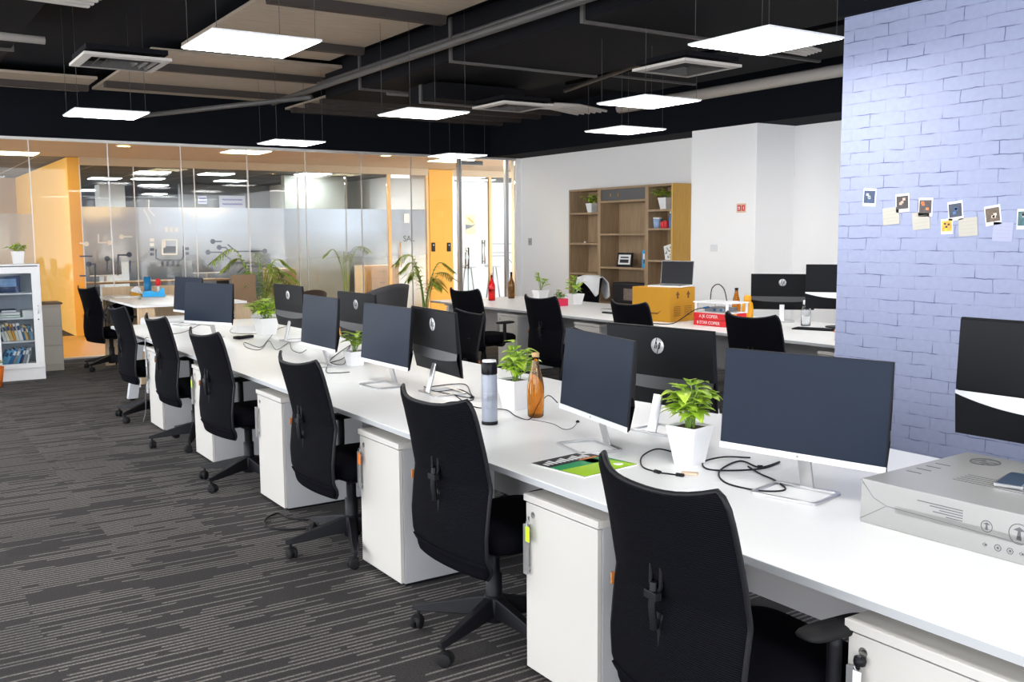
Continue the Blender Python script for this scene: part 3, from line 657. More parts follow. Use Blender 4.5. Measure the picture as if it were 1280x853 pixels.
# ------------------------------------------------------------------ mesh task chair
BO = -.055
def spin(ch, deg):
    a = math.radians(deg)
    for c in ch.children:
        if c.name.startswith(('star_base', 'caster')):
            c.rotation_euler.z = a; c.location = (BO-BO*math.cos(a), -BO*math.sin(a), 0)
def task_chair():
    t = thing('task_chair', 'x', 'office chair')
    ZB, ZTOP = .352, 1.012
    def xprof(z):
        pts = [(.385, -.245), (.43, -.268), (.52, -.272), (.62, -.262), (.71, -.250), (.83, -.275), (.93, -.302), (1.07, -.345)]
        for (a, xa), (b_, xb) in zip(pts, pts[1:]):
            if z <= b_ + 1e-6:
                k = (z-a)/(b_-a); k = max(0, min(1, k)); return xa+(xb-xa)*k
        return pts[-1][1]
    def wprof(z):
        w = .266 + .008*math.sin(PI*(z-ZB)/(.67))
        if z > ZTOP-.05: q = (z-(ZTOP-.05))/.05; w = w-.030+.030*math.sqrt(max(0, 1-q*q))
        if z < ZB+.06: q = ((ZB+.06)-z)/.06; w = w-.045+.045*math.sqrt(max(0, 1-q*q*.8))
        return w
    def back(off):
        def fn(u, v):
            z = ZB + (ZTOP-ZB)*(v**1.0)
            if v > .9: z = ZB+(ZTOP-ZB)*(.9+.1*math.sin((v-.9)/.1*PI/2))
            a = (u*2-1); w = wprof(z)
            bow = (.030+.030*max(0, min(1, (z-ZB)/.5)))*(1-abs(a)**2.2) + off
            return (xprof(z)-bow, a*w, z + (.031*abs(a)**3 if v > .6 else 0)*((v-.6)/.4 if v > .6 else 0))
        return fn
    MB().grid(back(0), 24, 44).build('backrest', M['mesh'], t, solid=.012)
    # frame rail round the back
    f = back(0); rim = [f(0, v/30) for v in range(31)] + [f(u/14, 1) for u in range(1, 14)] + [f(1, 1-v/30) for v in range(31)] + [f(1-u/14, 0) for u in range(1, 14)]
    MB().tube(rim, .008, 8, closed=True).build('back_frame', M['black'], t)
    def band(u, v):
        p = back(.01)(u, v*.10); return p
    MB().grid(band, 20, 4).build('lower_band', M['seatfab'], t, solid=.012)
    xo = xprof(.71)-.060-.006
    b = MB(); ring = [(xo-.008, .022*math.cos(a), .765+(.055 if math.sin(a) > 0 else .0)+.022*math.sin(a)-.02) for a in [2*PI*k/20 for k in range(20)]]
    b.tube(ring, .0065, 6, closed=True)
    b.tube([(xo-.015, 0, .75), (xo-.02, 0, .68), (xo-.012, 0, .62)], .011, 8)
    b.cbox((xo-.018, 0, .715), (.022, .05, .022))
    b.build('height_adjuster', M['black'], t, bevel=.002)
    MB().cbox((xprof(.62)-.005, .279, .66), (.012, .006, .035)).build('tag', mat('brown_label', (.45, .16, .04), .6), t)
    # back support behind lumbar
    MB().tube(spline([(-.05, 0, .40), (-.18, 0, .40), (-.25, 0, .44), (-.29, 0, .52), (-.295, 0, .66)], 5), .022, 8).build('back_support', M['black'], t)
    # seat
    def seat(u, v):
        a = u*2*PI; ph = -PI/2+v*PI; n = .35
        sx = math.copysign(abs(math.cos(a))**n, math.cos(a)); sy = math.copysign(abs(math.sin(a))**n, math.sin(a)); cv = abs(math.cos(ph))**.35
        return (.03+.245*sx*cv, .245*sy*cv, .462+.058*math.copysign(abs(math.sin(ph))**.6, math.sin(ph)) + .01*(sx*cv)**2*0)
    MB().grid(seat, 40, 12).build('seat', M['seatfab'], t)
    MB().box(-.12, .16, -.12, .12, .375, .43).build('seat_mechanism', M['black'], t, bevel=.012)
    for s in (-1, 1):
        a = MB(); a.tube(spline([(.0, s*.14, .40), (.0, s*.26, .40), (.01, s*.285, .43), (.02, s*.285, .50), (.02, s*.285, .64)], 4), .02, 8)
        ao = a.build('armrest', M['black'], t)
        def pad(u, v, s=s):
            g = u*2*PI; ph = -PI/2+v*PI; n = .5
            sx = math.copysign(abs(math.cos(g))**n, math.cos(g)); sy = math.copysign(abs(math.sin(g))**n, math.sin(g)); cv = abs(math.cos(ph))**.5
            return (.03+.125*sx*cv, s*.285+.042*sy*cv, .655+.016*math.sin(ph))
        MB().grid(pad, 24, 8).build('arm_pad', M['rubber'], ao)
    MB().lathe([(.034, .14), (.034, .27), (.026, .275), (.026, .38)], 18, (BO, 0, 0)).build('gas_lift', M['black'], t)
    b = MB(); b.lathe([(.0, .07), (.045, .07), (.05, .12), (.045, .17), (.03, .185), (0, .185)], 20, (BO, 0, 0))
    for k in range(5):
        a = 2*PI*k/5+.80; T = Matrix.Translation((BO, 0, 0)) @ Matrix.Rotation(a, 4, 'Z')
        secs = [(.03, .030, .095, .175), (.12, .026, .09, .155), (.24, .022, .082, .125), (.33, .018, .076, .104), (.36, .012, .078, .098)]
        vs = []; 
        for x, hw, z0, z1 in secs: vs += [(x, -hw, z0), (x, hw, z0), (x, hw*.7, z1), (x, -hw*.7, z1)]
        fs = [(0, 3, 2, 1)] + [(i*4+j, i*4+(j+1) % 4, i*4+4+(j+1) % 4, i*4+4+j) for i in range(4) for j in range(4)] + [(16, 17, 18, 19)]
        b.add(vs, fs, False, T)
    b.build('star_base', M['black'], t, bevel=.004)
    for k in range(5):
        a = 2*PI*k/5+.80; cx, cy = BO+.335*math.cos(a), .335*math.sin(a); g = random.random()*3
        c = MB(); T = Matrix.Translation((cx, cy, 0)) @ Matrix.Rotation(g, 4, 'Z')
        for s in (-1, 1):
            c.lathe([(.006, -.009), (.026, -.009), (.028, -.005), (.028, .006), (.02, .009), (.006, .009)], 18, T=T @ Matrix.Translation((-.012, s*.014, .029)) @ Matrix.Rotation(PI/2, 4, 'X'))
        c.tube([(0, 0, .045), (0, 0, .085)], .008, 8, T=T)
        c.prism([(-.035, .034), (-.03, .052), (-.012, .062), (.012, .055), (.014, .046), (-.02, .04)], 'Y', -.012, .012, T=T)
        c.build('caster', M['rubber'], t)
    return t
CH = task_chair()
chairs = [((1.971, 1.80), -4.9, 'nearest black mesh task chair, in the foreground at lower right'),
 ((2.103, 3.253), 2, 'black mesh task chair in the middle foreground, second nearest'),
 ((2.095, 4.64), .5, 'black mesh task chair beside the cabinet with the orange tag, third nearest'),
 ((2.10, 6.322), 5, 'black mesh task chair in front of the half-hidden cabinet, fourth nearest at the near desk'),
 ((2.141, 7.738), 3, 'black mesh task chair fifth along the near desk, seen beside a lime key tag'),
 ((2.14, 9.12), 3, 'black mesh task chair at the far end of the near desk, turned away')]
for i, (p, a, lab) in enumerate(chairs):
    o = CH if i == 0 else dup(CH, (0, 0, 0)); o.location = (*p, 0); o.rotation_euler.z = math.radians(a); o['label'] = lab; o['group'] = 'black mesh chairs along the near desk'; spin(o, (10, 10, -14, 11, -19, 18)[i])
dup(CH, (2.52, 12.86, 0), math.radians(13), 'black mesh chair standing alone by the counter before the yellow corridor', 'other black mesh chairs')
for p, a, lab in (((5.86, 9.40), 8, 'black mesh chair at the far left of the second desk, before the palm'), ((5.80, 7.80), 2, 'black mesh chair second along the second desk, between its cabinets'),
                  ((5.95, 6.62), -2, 'black mesh chair before the cardboard box on the second desk'), ((5.80, 5.05), 0, 'black mesh chair before the orange bottle on the second desk, rightmost')):
    dup(CH, (*p, 0), math.radians(a), lab, 'black mesh chairs along the second desk')
for p, a, lab in (((3.62, 6.62), 176, 'black mesh chair across the near desk, just right of the turned-away grey monitor'), ((3.40, 4.74), 176, 'black mesh chair across the near desk, showing left of the second nearest screen'),):
    dup(CH, (*p, 0), math.radians(a), lab, 'black mesh chairs on the far side of the near desk')

# ------------------------------------------------------------------ monitors
def hp_logo(parent, x, y, z, r, sgn):
    # disc on a plane of constant x; sgn = outward direction along x; lettering reads from outside
    o = MB().lathe([(.0, 0), (r, 0), (r, .002), (0, .002)], 36, T=Matrix.Translation((x, y, z)) @ Matrix.Rotation(sgn*PI/2, 4, 'Y')).build('logo_disc', M['logo'], parent)
    F = frame((0, sgn, 0), (0, 0, 1), (x+sgn*.0021, y, z))
    b = MB(); s = r/10.0
    def bar(p, q, w=1.25):
        (x0, y0), (x1, y1) = p, q
        b.prism([((x0-w/2)*s, y0*s), ((x0+w/2)*s, y0*s), ((x1+w/2)*s, y1*s), ((x1-w/2)*s, y1*s)], 'Z', 0, .0008, F)
    bar((-4.6, -3.8), (-1.0, 9.4)); bar((-2.5, 3.9), (.2, 3.9), 1.1)
    b.prism([(-2.6*s, 2.6*s), (-.4*s, 2.6*s), (-.2*s, 3.6*s), (-.9*s, 4.4*s), (-2.1*s, 4.4*s)], 'Z', 0, .0008, F); bar((-2.1, -3.8), (-.5, 2.6))
    bar((.6-1.0, -9.4), (3.1, 4.2)); b.prism([(2.4*s, 3.2*s), (2.7*s, 4.4*s), (4.6*s, 4.4*s), (5.2*s, 3.4*s), (4.9*s, 3.2*s)], 'Z', 0, .0008, F)
    bar((3.2, -3.4), (4.7, 3.4)); b.prism([(1.2*s, -3.8*s), (1.5*s, -2.6*s), (3.4*s, -2.6*s), (3.6*s, -3.2*s), (2.9*s, -3.8*s)], 'Z', 0, .0008, F)
    b.build('logo_letters', M['black'], o)
def monitor(w=.613, h=.360, zb=.122, tilt=.09):
    t = thing('monitor', 'x', 'monitor')
    T = Matrix.Translation((0, 0, zb)) @ Matrix.Rotation(tilt, 4, 'Y')
    MB().box(-.004, .006, -w/2, w/2, 0, h, T).build('panel_edge', M['black'], t, bevel=.0015)
    MB().box(-.0052, -.0042, -w/2+.003, w/2-.003, .020, h-.003, T).build('screen', M['screen'], t)
    bz = MB().box(-.008, -.001, -w/2, w/2, -.003, .019, T).build('chin_bezel', M['bezel'], t, bevel=.0015)
    MB().lathe([(0, 0), (.0045, 0), (.0045, .0006), (0, .0006)], 16, T=T @ Matrix.Translation((-.0082, 0, .008)) @ Matrix.Rotation(-PI/2, 4, 'Y')).build('chin_logo', M['steel_dark'], bz)
    b = MB(); b.prism([(.006, .135), (.006, h-.004), (.012, h-.006), (.020, .20), (.020, .135)], 'Y', -w/2+.002, w/2-.002, T)
    b.build('rear_shell', M['shell'], t, bevel=.002)
    def ledge(u, v):
        a = u*2-1; z = .135-.035*v - .018*(1-a*a)*v; x = .020+.020*v*(1-abs(a)**4*.7)
        return T @ Vector((x, a*(w/2-.004), z))
    MB().grid(ledge, 20, 3).build('rear_ledge', M['shell2'], t)
    def low(u, v):
        a = u*2-1; z0 = .100-.018*(1-a*a); z = z0+(.004-z0)*v; x = (.020+.020*(1-abs(a)**4*.7))*(1-v)+.012*v
        return T @ Vector((x, a*(w/2-.004), z))
    MB().grid(low, 20, 4).build('rear_lower_shell', M['shell'], t)
    # stand: slanted neck and open rectangular foot
    b = MB(); 
    A = Vector((.075, 0, .008)); B = T @ Vector((.022, 0, .06)); d = (B-A).normalized(); n = Vector((d.z, 0, -d.x))
    yy = .024
    q = [A-n*.006, A+n*.006, B+n*.006, B-n*.006]
    b.prism([(p.x, p.z) for p in q], 'Y', -yy, yy); b.build('stand_neck', M['steel'], t, bevel=.002)
    pts = [(-.115, -.12), (.085, -.12), (.085, .12), (-.115, .12)]
    fr = MB(); out = []; inn = []
    def rr(x0, x1, y0, y1, r):
        o = []
        for cx, cy, a0 in ((x1-r, y1-r, 0), (x0+r, y1-r, PI/2), (x0+r, y0+r, PI), (x1-r, y0+r, 3*PI/2)):
            for k in range(5): a = a0+PI/2*k/4; o.append((cx+r*math.cos(a), cy+r*math.sin(a)))
        return o
    O = rr(-.115, .088, -.125, .125, .025); I = rr(-.101, .066, -.110, .110, .014); n_ = len(O)
    vs = [(x, y, z) for z in (0, .009) for x, y in O] + [(x, y, z) for z in (0, .009) for x, y in I]
    fs = []
    for k in range(n_):
        j = (k+1) % n_; fs += [(k, j, n_+j, n_+k), (2*n_+k, 3*n_+k, 3*n_+j, 2*n_+j), (n_+k, n_+j, 3*n_+j, 3*n_+k), (k, 2*n_+k, 2*n_+j, j)]
    fr.add(vs, fs); fr.build('stand_base', M['steel'], t, bevel=.0015)
    hp_logo(t, 0, 0, 0, .036, 1)
    lg = [o for o in bpy.data.objects if o.parent == t and o.name.startswith('logo_disc')][0]
    lg.matrix_basis = T @ Matrix.Translation((.0145, 0, .275)) @ Matrix.Rotation(-.045, 4, 'Y')
    return t
MO = monitor()
R = math.radians
mons = [((2.62, 2.19), 13, 'large dark monitor with silver chin, nearest, beside the silver carton'), ((2.49, 3.17), -11, 'dark monitor turned left above the green magazine, second nearest'),
  ((2.52, 5.21), 1, 'dark monitor in mid row, left of the grey one seen from behind'), ((2.54, 6.28), 0, 'dark monitor third from the far end of the near desk, before the slim back-turned one'),
  ((2.47, 8.64), 25, 'bluish dark monitor near the far end of the desk, facing the camera'), ((2.66, 10.02), 10, 'farthest dark monitor, overlapped by the bluish one'),
  ((2.96, 3.25), 188.5, 'black monitor from behind with round silver hp badge, behind the nearest lime plant'), ((2.66, 4.78), 175, 'grey-black monitor from behind with hp badge, cables on its stand, centre'),
  ((2.97, 6.50), 181.5, 'monitor from behind with hp badge right of a small lime plant'), ((2.98, 7.90), 182, 'farthest monitor from behind with a small hp badge and green reflection'),
  ((7.62, 6.62), 219, 'black monitor from behind with hp badge on the second desk, behind the orange bottle')]
for i, (p, a, lab) in enumerate(mons):
    o = MO if i == 0 else dup(MO, (0, 0, 0)); o.location = (*p, .75); o.rotation_euler.z = R(a); o['label'] = lab; o['group'] = 'slim desktop monitors'
def all_in_one():
    t = thing('monitor', 'x', 'monitor'); w, h, zb = .70, .42, .17
    MB().box(-.006, .012, -w/2, w/2, zb, zb+h).build('panel_edge', M['black'], t, bevel=.003)
    MB().box(-.0072, -.0062, -w/2+.008, w/2-.008, zb+.01, zb+h-.008).build('screen', M['screen'], t)
    MB().prism([(.012, zb+.16), (.012, zb+h-.003), (.018, zb+h-.006), (.03, zb+.18), (.03, zb+.16)], 'Y', -w/2+.002, w/2-.002).build('rear_shell', M['shell'], t, bevel=.003)
    def sw(u, v):
        a = u*2-1; z = zb+.158-v*(.012+.045*(1-abs(a)**2.2)); x = .031+.014*v*(1-a*a)
        return (x, a*(w/2-.002), z)
    MB().grid(sw, 24, 4).build('silver_swoosh', M['bezel'], t)
    def lo(u, v):
        a = u*2-1; z0 = zb+.158-(.012+.045*(1-abs(a)**2.2)); return (.031+.014*(1-a*a)*(1-v)-.012*v, a*(w/2-.002), z0+(zb-z0)*v)
    MB().grid(lo, 24, 4).build('rear_lower_shell', M['shell'], t)
    MB().prism([(.04, zb+.12), (.055, zb+.12), (.10, .01), (.085, .01)], 'Y', -.04, .04).build('stand_neck', M['black'], t, bevel=.002)
    MB().prism([(x, y) for x, y in [(.13*math.cos(a)+.03, .16*math.sin(a)) for a in [2*PI*k/28 for k in range(28)]]], 'Z', 0, .01).build('stand_base', M['black'], t, bevel=.002)
    return t
A1 = all_in_one(); A1.location = (3.28, 1.66, .75); A1.rotation_euler.z = R(182); A1['label'] = 'black monitor from behind with silver swoosh at the right frame edge'; A1['group'] = 'monitors with a silver swoosh'
dup(A1, (7.62, 5.88, .75), R(214), 'black monitor with silver swoosh half hidden behind the brick wall edge', 'monitors with a silver swoosh')

# ------------------------------------------------------------------ plants
def leaf(b, base, d, L_, W_, droop=.3, fold=.25):
    d = Vector(d).normalized(); side = d.cross(Vector((0, 0, 1))); 
    if side.length < .05: side = Vector((1, 0, 0))
    side.normalize(); up = side.cross(d); vs = []
    prof = [(0, .12), (.12, .75), (.3, 1), (.5, .92), (.7, .62), (.88, .28), (1, 0)]
    for t_, w in prof:
        c = Vector(base)+d*(L_*t_)-Vector((0, 0, 1))*(droop*L_*t_*t_)
        vs += [c-side*(W_/2*w)+up*(fold*W_*w*.5), c, c+side*(W_/2*w)+up*(fold*W_*w*.5)]
    fs = []
    for i in range(len(prof)-1):
        fs += [(i*3, i*3+1, i*3+4, i*3+3), (i*3+1, i*3+2, i*3+5, i*3+4)]
    b.add(vs, fs, True)
def square_pot(t, top, bot, h, m):
    b = MB(); wl = .004
    vs = []
    for s, z in ((bot/2, 0), (top/2, h), (top/2-wl, h), (top/2-wl-.002, h-.02)):
        vs += [(-s, -s, z), (s, -s, z), (s, s, z), (-s, s, z)]
    fs = [(3, 2, 1, 0)]
    for r_ in range(3):
        for k in range(4): fs.append((r_*4+k, r_*4+(k+1) % 4, r_*4+4+(k+1) % 4, r_*4+4+k))
    b.add(vs, fs); b.build('pot', m, t, bevel=.003)
    MB().box(-top/2+.005, top/2-.005, -top/2+.005, top/2-.005, h-.02, h-.012).build('soil', M['soil'], t)
def plant(label, x, y, z, top, bot, h, ph, spread, nst, leafL, lm='leaf', rot=0, seed=0, group='lime-leaved potted plants', cat='potted plant', upright=.6, per=3, red=False):
    rnd = random.Random(seed); t = thing('potted_plant', label, cat, (x, y, z), rot, group)
    square_pot(t, top, bot, h, M['potwhite'] if not red else M['pinkred'])
    st = MB(); lf = MB()
    for i in range(nst):
        a = 2*PI*i/nst+rnd.uniform(-.4, .4); r = spread*rnd.uniform(.15, 1); hh = (ph-h)*rnd.uniform(.35, 1)*(1.1-.4*r/spread)
        b0 = Vector((rnd.uniform(-.25, .25)*top*.5, rnd.uniform(-.25, .25)*top*.5, h-.015)); tip = Vector((r*math.cos(a), r*math.sin(a), h+hh))
        mid = (b0+tip)/2+Vector((0, 0, .15*hh)); sp = spline([b0, mid, tip], 5); st.tube(sp, .0022, 5)
        for k in range(per):
            q = sp[-1-k*2] if k*2 < len(sp) else sp[1]
            aa = a+rnd.uniform(-1.6, 1.6) if k else a; el = rnd.uniform(-.1, .9)*upright
            leaf(lf, q, (math.cos(aa)*math.cos(el), math.sin(aa)*math.cos(el), math.sin(el)), leafL*rnd.uniform(.7, 1.15), leafL*rnd.uniform(.55, .78), rnd.uniform(.1, .6))
    st.build('stems', M['stem'], t); lf.build('foliage', M[lm], t, solid=.0006)
    return t
plant('full lime-green plant in white square pot between the two nearest screens', 2.62, 2.72, .75, .135, .085, .155, .33, .085, 24, .075, seed=1, rot=.2)
plant('lime-green plant in white pot behind the amber bottle and grey flask', 2.74, 4.12, .75, .145, .10, .155, .34, .085, 22, .075, seed=2, rot=.1)
plant('bushy lime plant in white pot near the far end, right of the bluish screen', 2.97, 8.55, .75, .18, .13, .155, .33, .13, 26, .095, seed=3, rot=.1)
plant('small lime plant peeking out between two mid-row monitors', 2.76, 6.16, .75, .12, .09, .10, .27, .07, 12, .085, seed=4)
plant('small lime plant mostly hidden behind the farther mid-row screen', 2.96, 7.25, .75, .12, .09, .11, .27, .06, 10, .08, seed=5)
plant('small sprig plant in white pot on the second desk, behind the second mesh chair', 7.70, 10.95, .75, .18, .13, .125, .36, .10, 9, .085, seed=6, upright=.9)
plant('sprig plant in white pot on the second desk, before the draped white cloth', 7.45, 9.85, .75, .19, .14, .135, .35, .11, 11, .085, seed=7, upright=.9)
t = plant('small succulent in a crimson box on the second desk', 7.15, 9.75, .75, .15, .15, .09, .20, .05, 10, .06, 'leafdark', seed=8, red=True, group='small potted plants', upright=1.2)
MB().tube([(0, .07*math.cos(a), .09+.11*math.sin(a)) for a in [PI*k/12 for k in range(13)]], .003, 6).build('hoop_handle', mat('tan_hoop', (.6, .45, .08), .5), t)
b = MB(); b.box(-.078, -.0765, -.05, .05, .05, .065).box(-.078, -.0765, -.03, .03, .03, .036); b.build('pot_print', M['whitepaper'], t)

def palm(label, x, y, h, fronds, seed, base_z=0):
    rnd = random.Random(seed); t = thing('potted_palm', label, 'potted palm', (x, y, base_z), 0, 'areca palms before the glass')
    MB().lathe([(.12, 0), (.16, .30), (.165, .30), (.15, .29), (.02, .28)], 24).build('pot', mat('palm_pot', (.35, .22, .12), .6), t)
    st = MB(); lf = MB()
    for (az, reach, top) in fronds:
        d = Vector((math.cos(az), math.sin(az), 0)); p0 = Vector((rnd.uniform(-.04, .04), rnd.uniform(-.04, .04), .28))
        pts = spline([p0, p0+d*reach*.12+Vector((0, 0, (top-.28)*.55)), p0+d*reach*.5+Vector((0, 0, (top-.28)*.97)), p0+d*reach+Vector((0, 0, (top-.28)*.86))], 8)
        st.tube(pts, .006, 6, rr=[.009-.006*i/len(pts) for i in range(len(pts))])
        n = len(pts)
        for i in range(int(n*.42), n):
            tdir = (pts[min(i+1, n-1)]-pts[i-1]).normalized()
            for s in (-1, 1):
                sd = tdir.cross(Vector((0, 0, 1))).normalized()*s
                for q in (.25,):
                    p = pts[i-1].lerp(pts[i], q+.5) if i > 0 else pts[i]
                    k = (i-n*.42)/(n*.58); L_ = .28*(1-.5*k)*rnd.uniform(.85, 1.1)
                    leaf(lf, p, sd*1.0+tdir*.5+Vector((0, 0, .12)), L_, .020, .45, .1)
    st.build('stems', M['stem'], t); lf.build('fronds', M['palm'], t, solid=.0006)
palm('areca palm left of centre, behind the brown board and the bluish monitor', 4.20, 12.3, 1.4, [(3.1, .55, 1.5), (2.6, .42, 1.38), (-.2, .42, 1.36), (.4, .40, 1.25), (4.3, .25, 1.2), (-.9, .35, 1.1), (5.4, .25, 1.3), (0, .3, 1.0), (-.4, .45, 1.2), (-1.2, .3, .95), (3.6, .4, 1.2), (1.6, .3, 1.45), (.2, .5, 1.1)], 3)
palm('areca palm in front of the yellow wall, behind the grey tub chair', 6.85, 12.7, 1.3, [(3.0, .45, 1.38), (3.5, .3, 1.2), (-.35, .42, 1.25), (.1, .28, 1.0), (2.4, .25, 1.1), (-.9, .3, .95), (2.8, .35, 1.25), (0, .45, 1.1)], 5)
palm('small potted palm seen through the glass behind the monitors', 7.4, 16.8, .9, [(2.8, .35, 1.15), (.2, .5, 1.2), (1.2, .3, 1.1), (4.5, .3, 1.05)], 8, .25)
MB_ = MB().box(-.3, .3, -.25, .25, 0, .25); tag(MB_.build('plant_stand', M['lightwood'], loc=(7.4, 16.8, 0), bevel=.005), 'low wooden stand under the small palm behind the glass', 'plant stand')

# ------------------------------------------------------------------ near desk objects
# grey flask
t = thing('water_flask', 'grey translucent flask with black lid beside the amber bottle', 'bottle', (2.41, 3.85, .75))
MB().lathe([(.0, 0), (.035, 0), (.037, .004), (.037, .235), (.034, .24), (.0, .24)], 32).build('body', mat('grey_frosted_body', (.42, .46, .54), .22, trans=.45), t)
MB().lathe([(.0385, 0), (.039, .012), (.0385, .016)], 32, cap=True).build('base_ring', M['black'], t)
MB().lathe([(.0, .2405), (.0375, .2405), (.038, .245), (.038, .292), (.035, .297), (0, .297)], 32).build('lid', M['blackglass'], t)
MB().lathe([(.0, .2975), (.033, .2975), (.033, .306), (0, .308)], 32).build('lid_top', M['white_pl'], t)
b = MB(); b.tube([(-.0385*math.cos(g)*.9, -.0385*math.sin(g)*.9, z) for g, z in ()] or [(-.034, -.018, .05), (-.034, -.018, .052)], .001, 4)
pts = []
for k in range(24):
    a = 2*PI*k/24; yv = .024*math.cos(a); th = PI+.95+yv/.0385; pts.append((.0378*math.cos(th), .0378*math.sin(th), .105+.03*math.sin(a)))
b.tube(pts, .0009, 4, closed=True)
for sx in (-.010, .0, .010):
    th = PI+.95+sx/.0385; b.tube([(.0378*math.cos(th), .0378*math.sin(th), .115), (.0378*math.cos(th+.1), .0378*math.sin(th+.1), .14)], .0012, 4)
b.build('emblem', M['steel_dark'], t)
MB().lathe([(.0376, .150), (.0376, .153)], 32, cap=False).build('band', M['steel_dark'], t)
# amber bottle
def bottle(name, label, loc, prof, gm, capprof, cm, group=None, s=1, liquid=None):
    t = thing(name, label, 'bottle', loc, 0, group)
    P = [(r*s, z*s) for r, z in prof]
    inner = [(max(r-.003*s, .0), z+(.004*s if i == 0 else 0)) for i, (r, z) in enumerate(P)]
    MB().lathe([(0, 0)]+P+inner[::-1]+[(0, .004*s)], 32, cap=False).build('glass_body', gm, t)
    MB().lathe([(r*s, z*s) for r, z in capprof], 24).build('cap', cm, t)
    return t
amb = [(.034, 0), (.040, .008), (.043, .10), (.042, .15), (.034, .20), (.022, .245), (.0165, .275), (.0165, .30)]
bottle('glass_bottle', 'tall amber glass bottle with cork, beside the grey flask', (2.69, 3.87, .75), amb, M['amber'], [(0, .298), (.0175, .298), (.019, .318), (0, .32)], M['cork'])
wine = [(.042, 0), (.047, .008), (.048, .18), (.044, .22), (.022, .27), (.016, .30), (.016, .35)]
bottle('glass_bottle', 'red swing-top glass bottle at the far end of the second desk', (7.00, 11.1, .75), wine, M['redglass'], [(0, .345), (.018, .345), (.018, .375), (0, .38)], M['tan'], s=1.0)
bottle('glass_bottle', 'dark brown swing-top bottle right of the red one', (7.45, 11.3, .75), wine, M['brownglass'], [(0, .345), (.018, .345), (.018, .365), (0, .37)], M['black'], s=1.0)
bottle('glass_bottle', 'slim amber bottle behind the orange one on the second desk', (7.42, 7.05, .75), amb, M['amber'], [(0, .298), (.0175, .298), (.018, .312), (0, .313)], M['black'], s=1.05)
bottle('plastic_bottle', 'clear plastic bottle with white cap on the second desk', (7.45, 6.18, .75), [(.040, 0), (.045, .006), (.045, .15), (.042, .175), (.026, .20), (.022, .21)], M['clear'], [(0, .207), (.029, .207), (.029, .245), (.026, .248), (0, .248)], M['white_pl'])
t = thing('plastic_bottle', 'squat opaque orange bottle with round cap on the second desk', 'bottle', (7.36, 6.84, .75)); t.scale = (1.12, 1.12, 1.25)
MB().lathe([(0, 0), (.05, 0), (.053, .01), (.053, .11), (.046, .15), (.03, .165), (0, .167)], 28).build('body', M['amberopaque'], t)
MB().lathe([(0, .166), (.031, .166), (.033, .175), (.033, .20), (.024, .212), (0, .214)], 24).build('cap', M['amberopaque'], t)
# magazine
t = thing('magazine', 'magazine with black, green and lime cover lying on the near desk', 'magazine', (2.27, 2.94, .751), R(8))
MB().box(-.15, .15, -.15, .15, 0, .004).build('pages', M['whitepaper'], t)
b = MB(); b.cm = 0; b.box(-.142, .146, -.146, .146, .004, .0047); b.build('cover_black', M['ink'], t)
mg = mat('cover_green', (.01, .33, .11), .4); ml = mat('cover_lime', (.42, .70, .02), .4)
MB().box(-.142, .09, -.02, .04, .0047, .0054).box(.03, .14, -.1, .04, .0047, .0054).build('cover_green_band', mg, t)
MB().prism([(-.142, -.146), (-.142, -.02), (.12, -.03), (.14, -.146)], 'Z', .0054, .0060).build('cover_lime_field', ml, t)
b = MB()
for k in range(11): b.box(-.125+k*.022, -.112+k*.022, .07, .07+.03+.012*((k*7) % 3), .0047, .0054)
b.build('cover_title', M['whitepaper'], t)
MB().box(.03, .125, .045, .06, .0047, .0056).build('cover_orange_line', mat('cover_orange', (.7, .2, .04), .4), t)
MB().lathe([(0, .006), (.02, .006), (.02, .0066), (0, .0066)], 16, (.09, -.1, 0)).build('cover_dot', M['whitepaper'], t)
# silver carton: corner at (2.515,1.844), edge direction slightly rotated
t = thing('monitor_carton', 'silver-grey hp carton lying on the near desk at the right edge', 'box', (2.52, 1.86, .75), R(2))
BX, BY, BZ = .60, .86, .138
MB().box(0, BX, -BY, 0, 0, BZ).build('carton', M['boxsilver'], t, bevel=.003)
b = MB(); 
# front face (x=0) printing
for k in range(5): b.cbox((-.0006, -.33+(.14, .10, .07, .09, .05)[k]/2, BZ*.80-k*.0075), (.0008, (.14, .10, .07, .09, .05)[k], .0022))
for (y, r_) in ((-.40, .016), (-.49, .028)):
    b.tube([(-.0006, y+r_*math.cos(a), BZ*.6+r_*math.sin(a)) for a in [2*PI*k/24 for k in range(24)]], .0010, 4, closed=True)
    b.prism([(y-.25*r_, BZ*.6-.6*r_), (y-.12*r_, BZ*.6+.3*r_), (y-.6*r_, BZ*.6+.35*r_), (y, BZ*.6+.7*r_), (y+.6*r_, BZ*.6+.35*r_), (y+.12*r_, BZ*.6+.3*r_), (y+.25*r_, BZ*.6-.6*r_)], 'X', -.0009, -.0002)
for k in range(9):
    y = -.40-k*.034; z = BZ*.22
    b.tube([(-.0006, y+.009*math.cos(a), z+.009*math.sin(a)) for a in [2*PI*q/((4, 12, 6)[k % 3]) for q in range((4, 12, 6)[k % 3])]], .0010, 4, closed=True)
    b.cbox((-.0006, y, z), (.0008, .006, .006))
b.build('front_print', M['boxprint'], t)
b = MB(); b.tube([(-.0006, -.0, BZ*.98), (-.0006, -.045, BZ*.62), (-.0006, -.09, BZ*.5), (-.0006, -.5, BZ*.42), (-.0006, -.86, BZ*.4)], .0011, 4); b.tube([(-.0006, -.09, BZ*.5), (-.0006, -.0, BZ*.08)], .0007, 4)
b.build('tape_seam', M['steel_dark'], t)
MB().box(-.0009, -.0003, -.86, -.12, BZ*.40, BZ*.56).build('tape', glassmat('clear_tape', (.985, .985, .98)), t)
MB().tube([(.50+.045*math.cos(a), -.12+.045*math.sin(a), BZ+.0006) for a in [2*PI*k/28 for k in range(28)]], .0028, 4, closed=True).build('logo_ring', M['boxprint'], t)
b = MB()
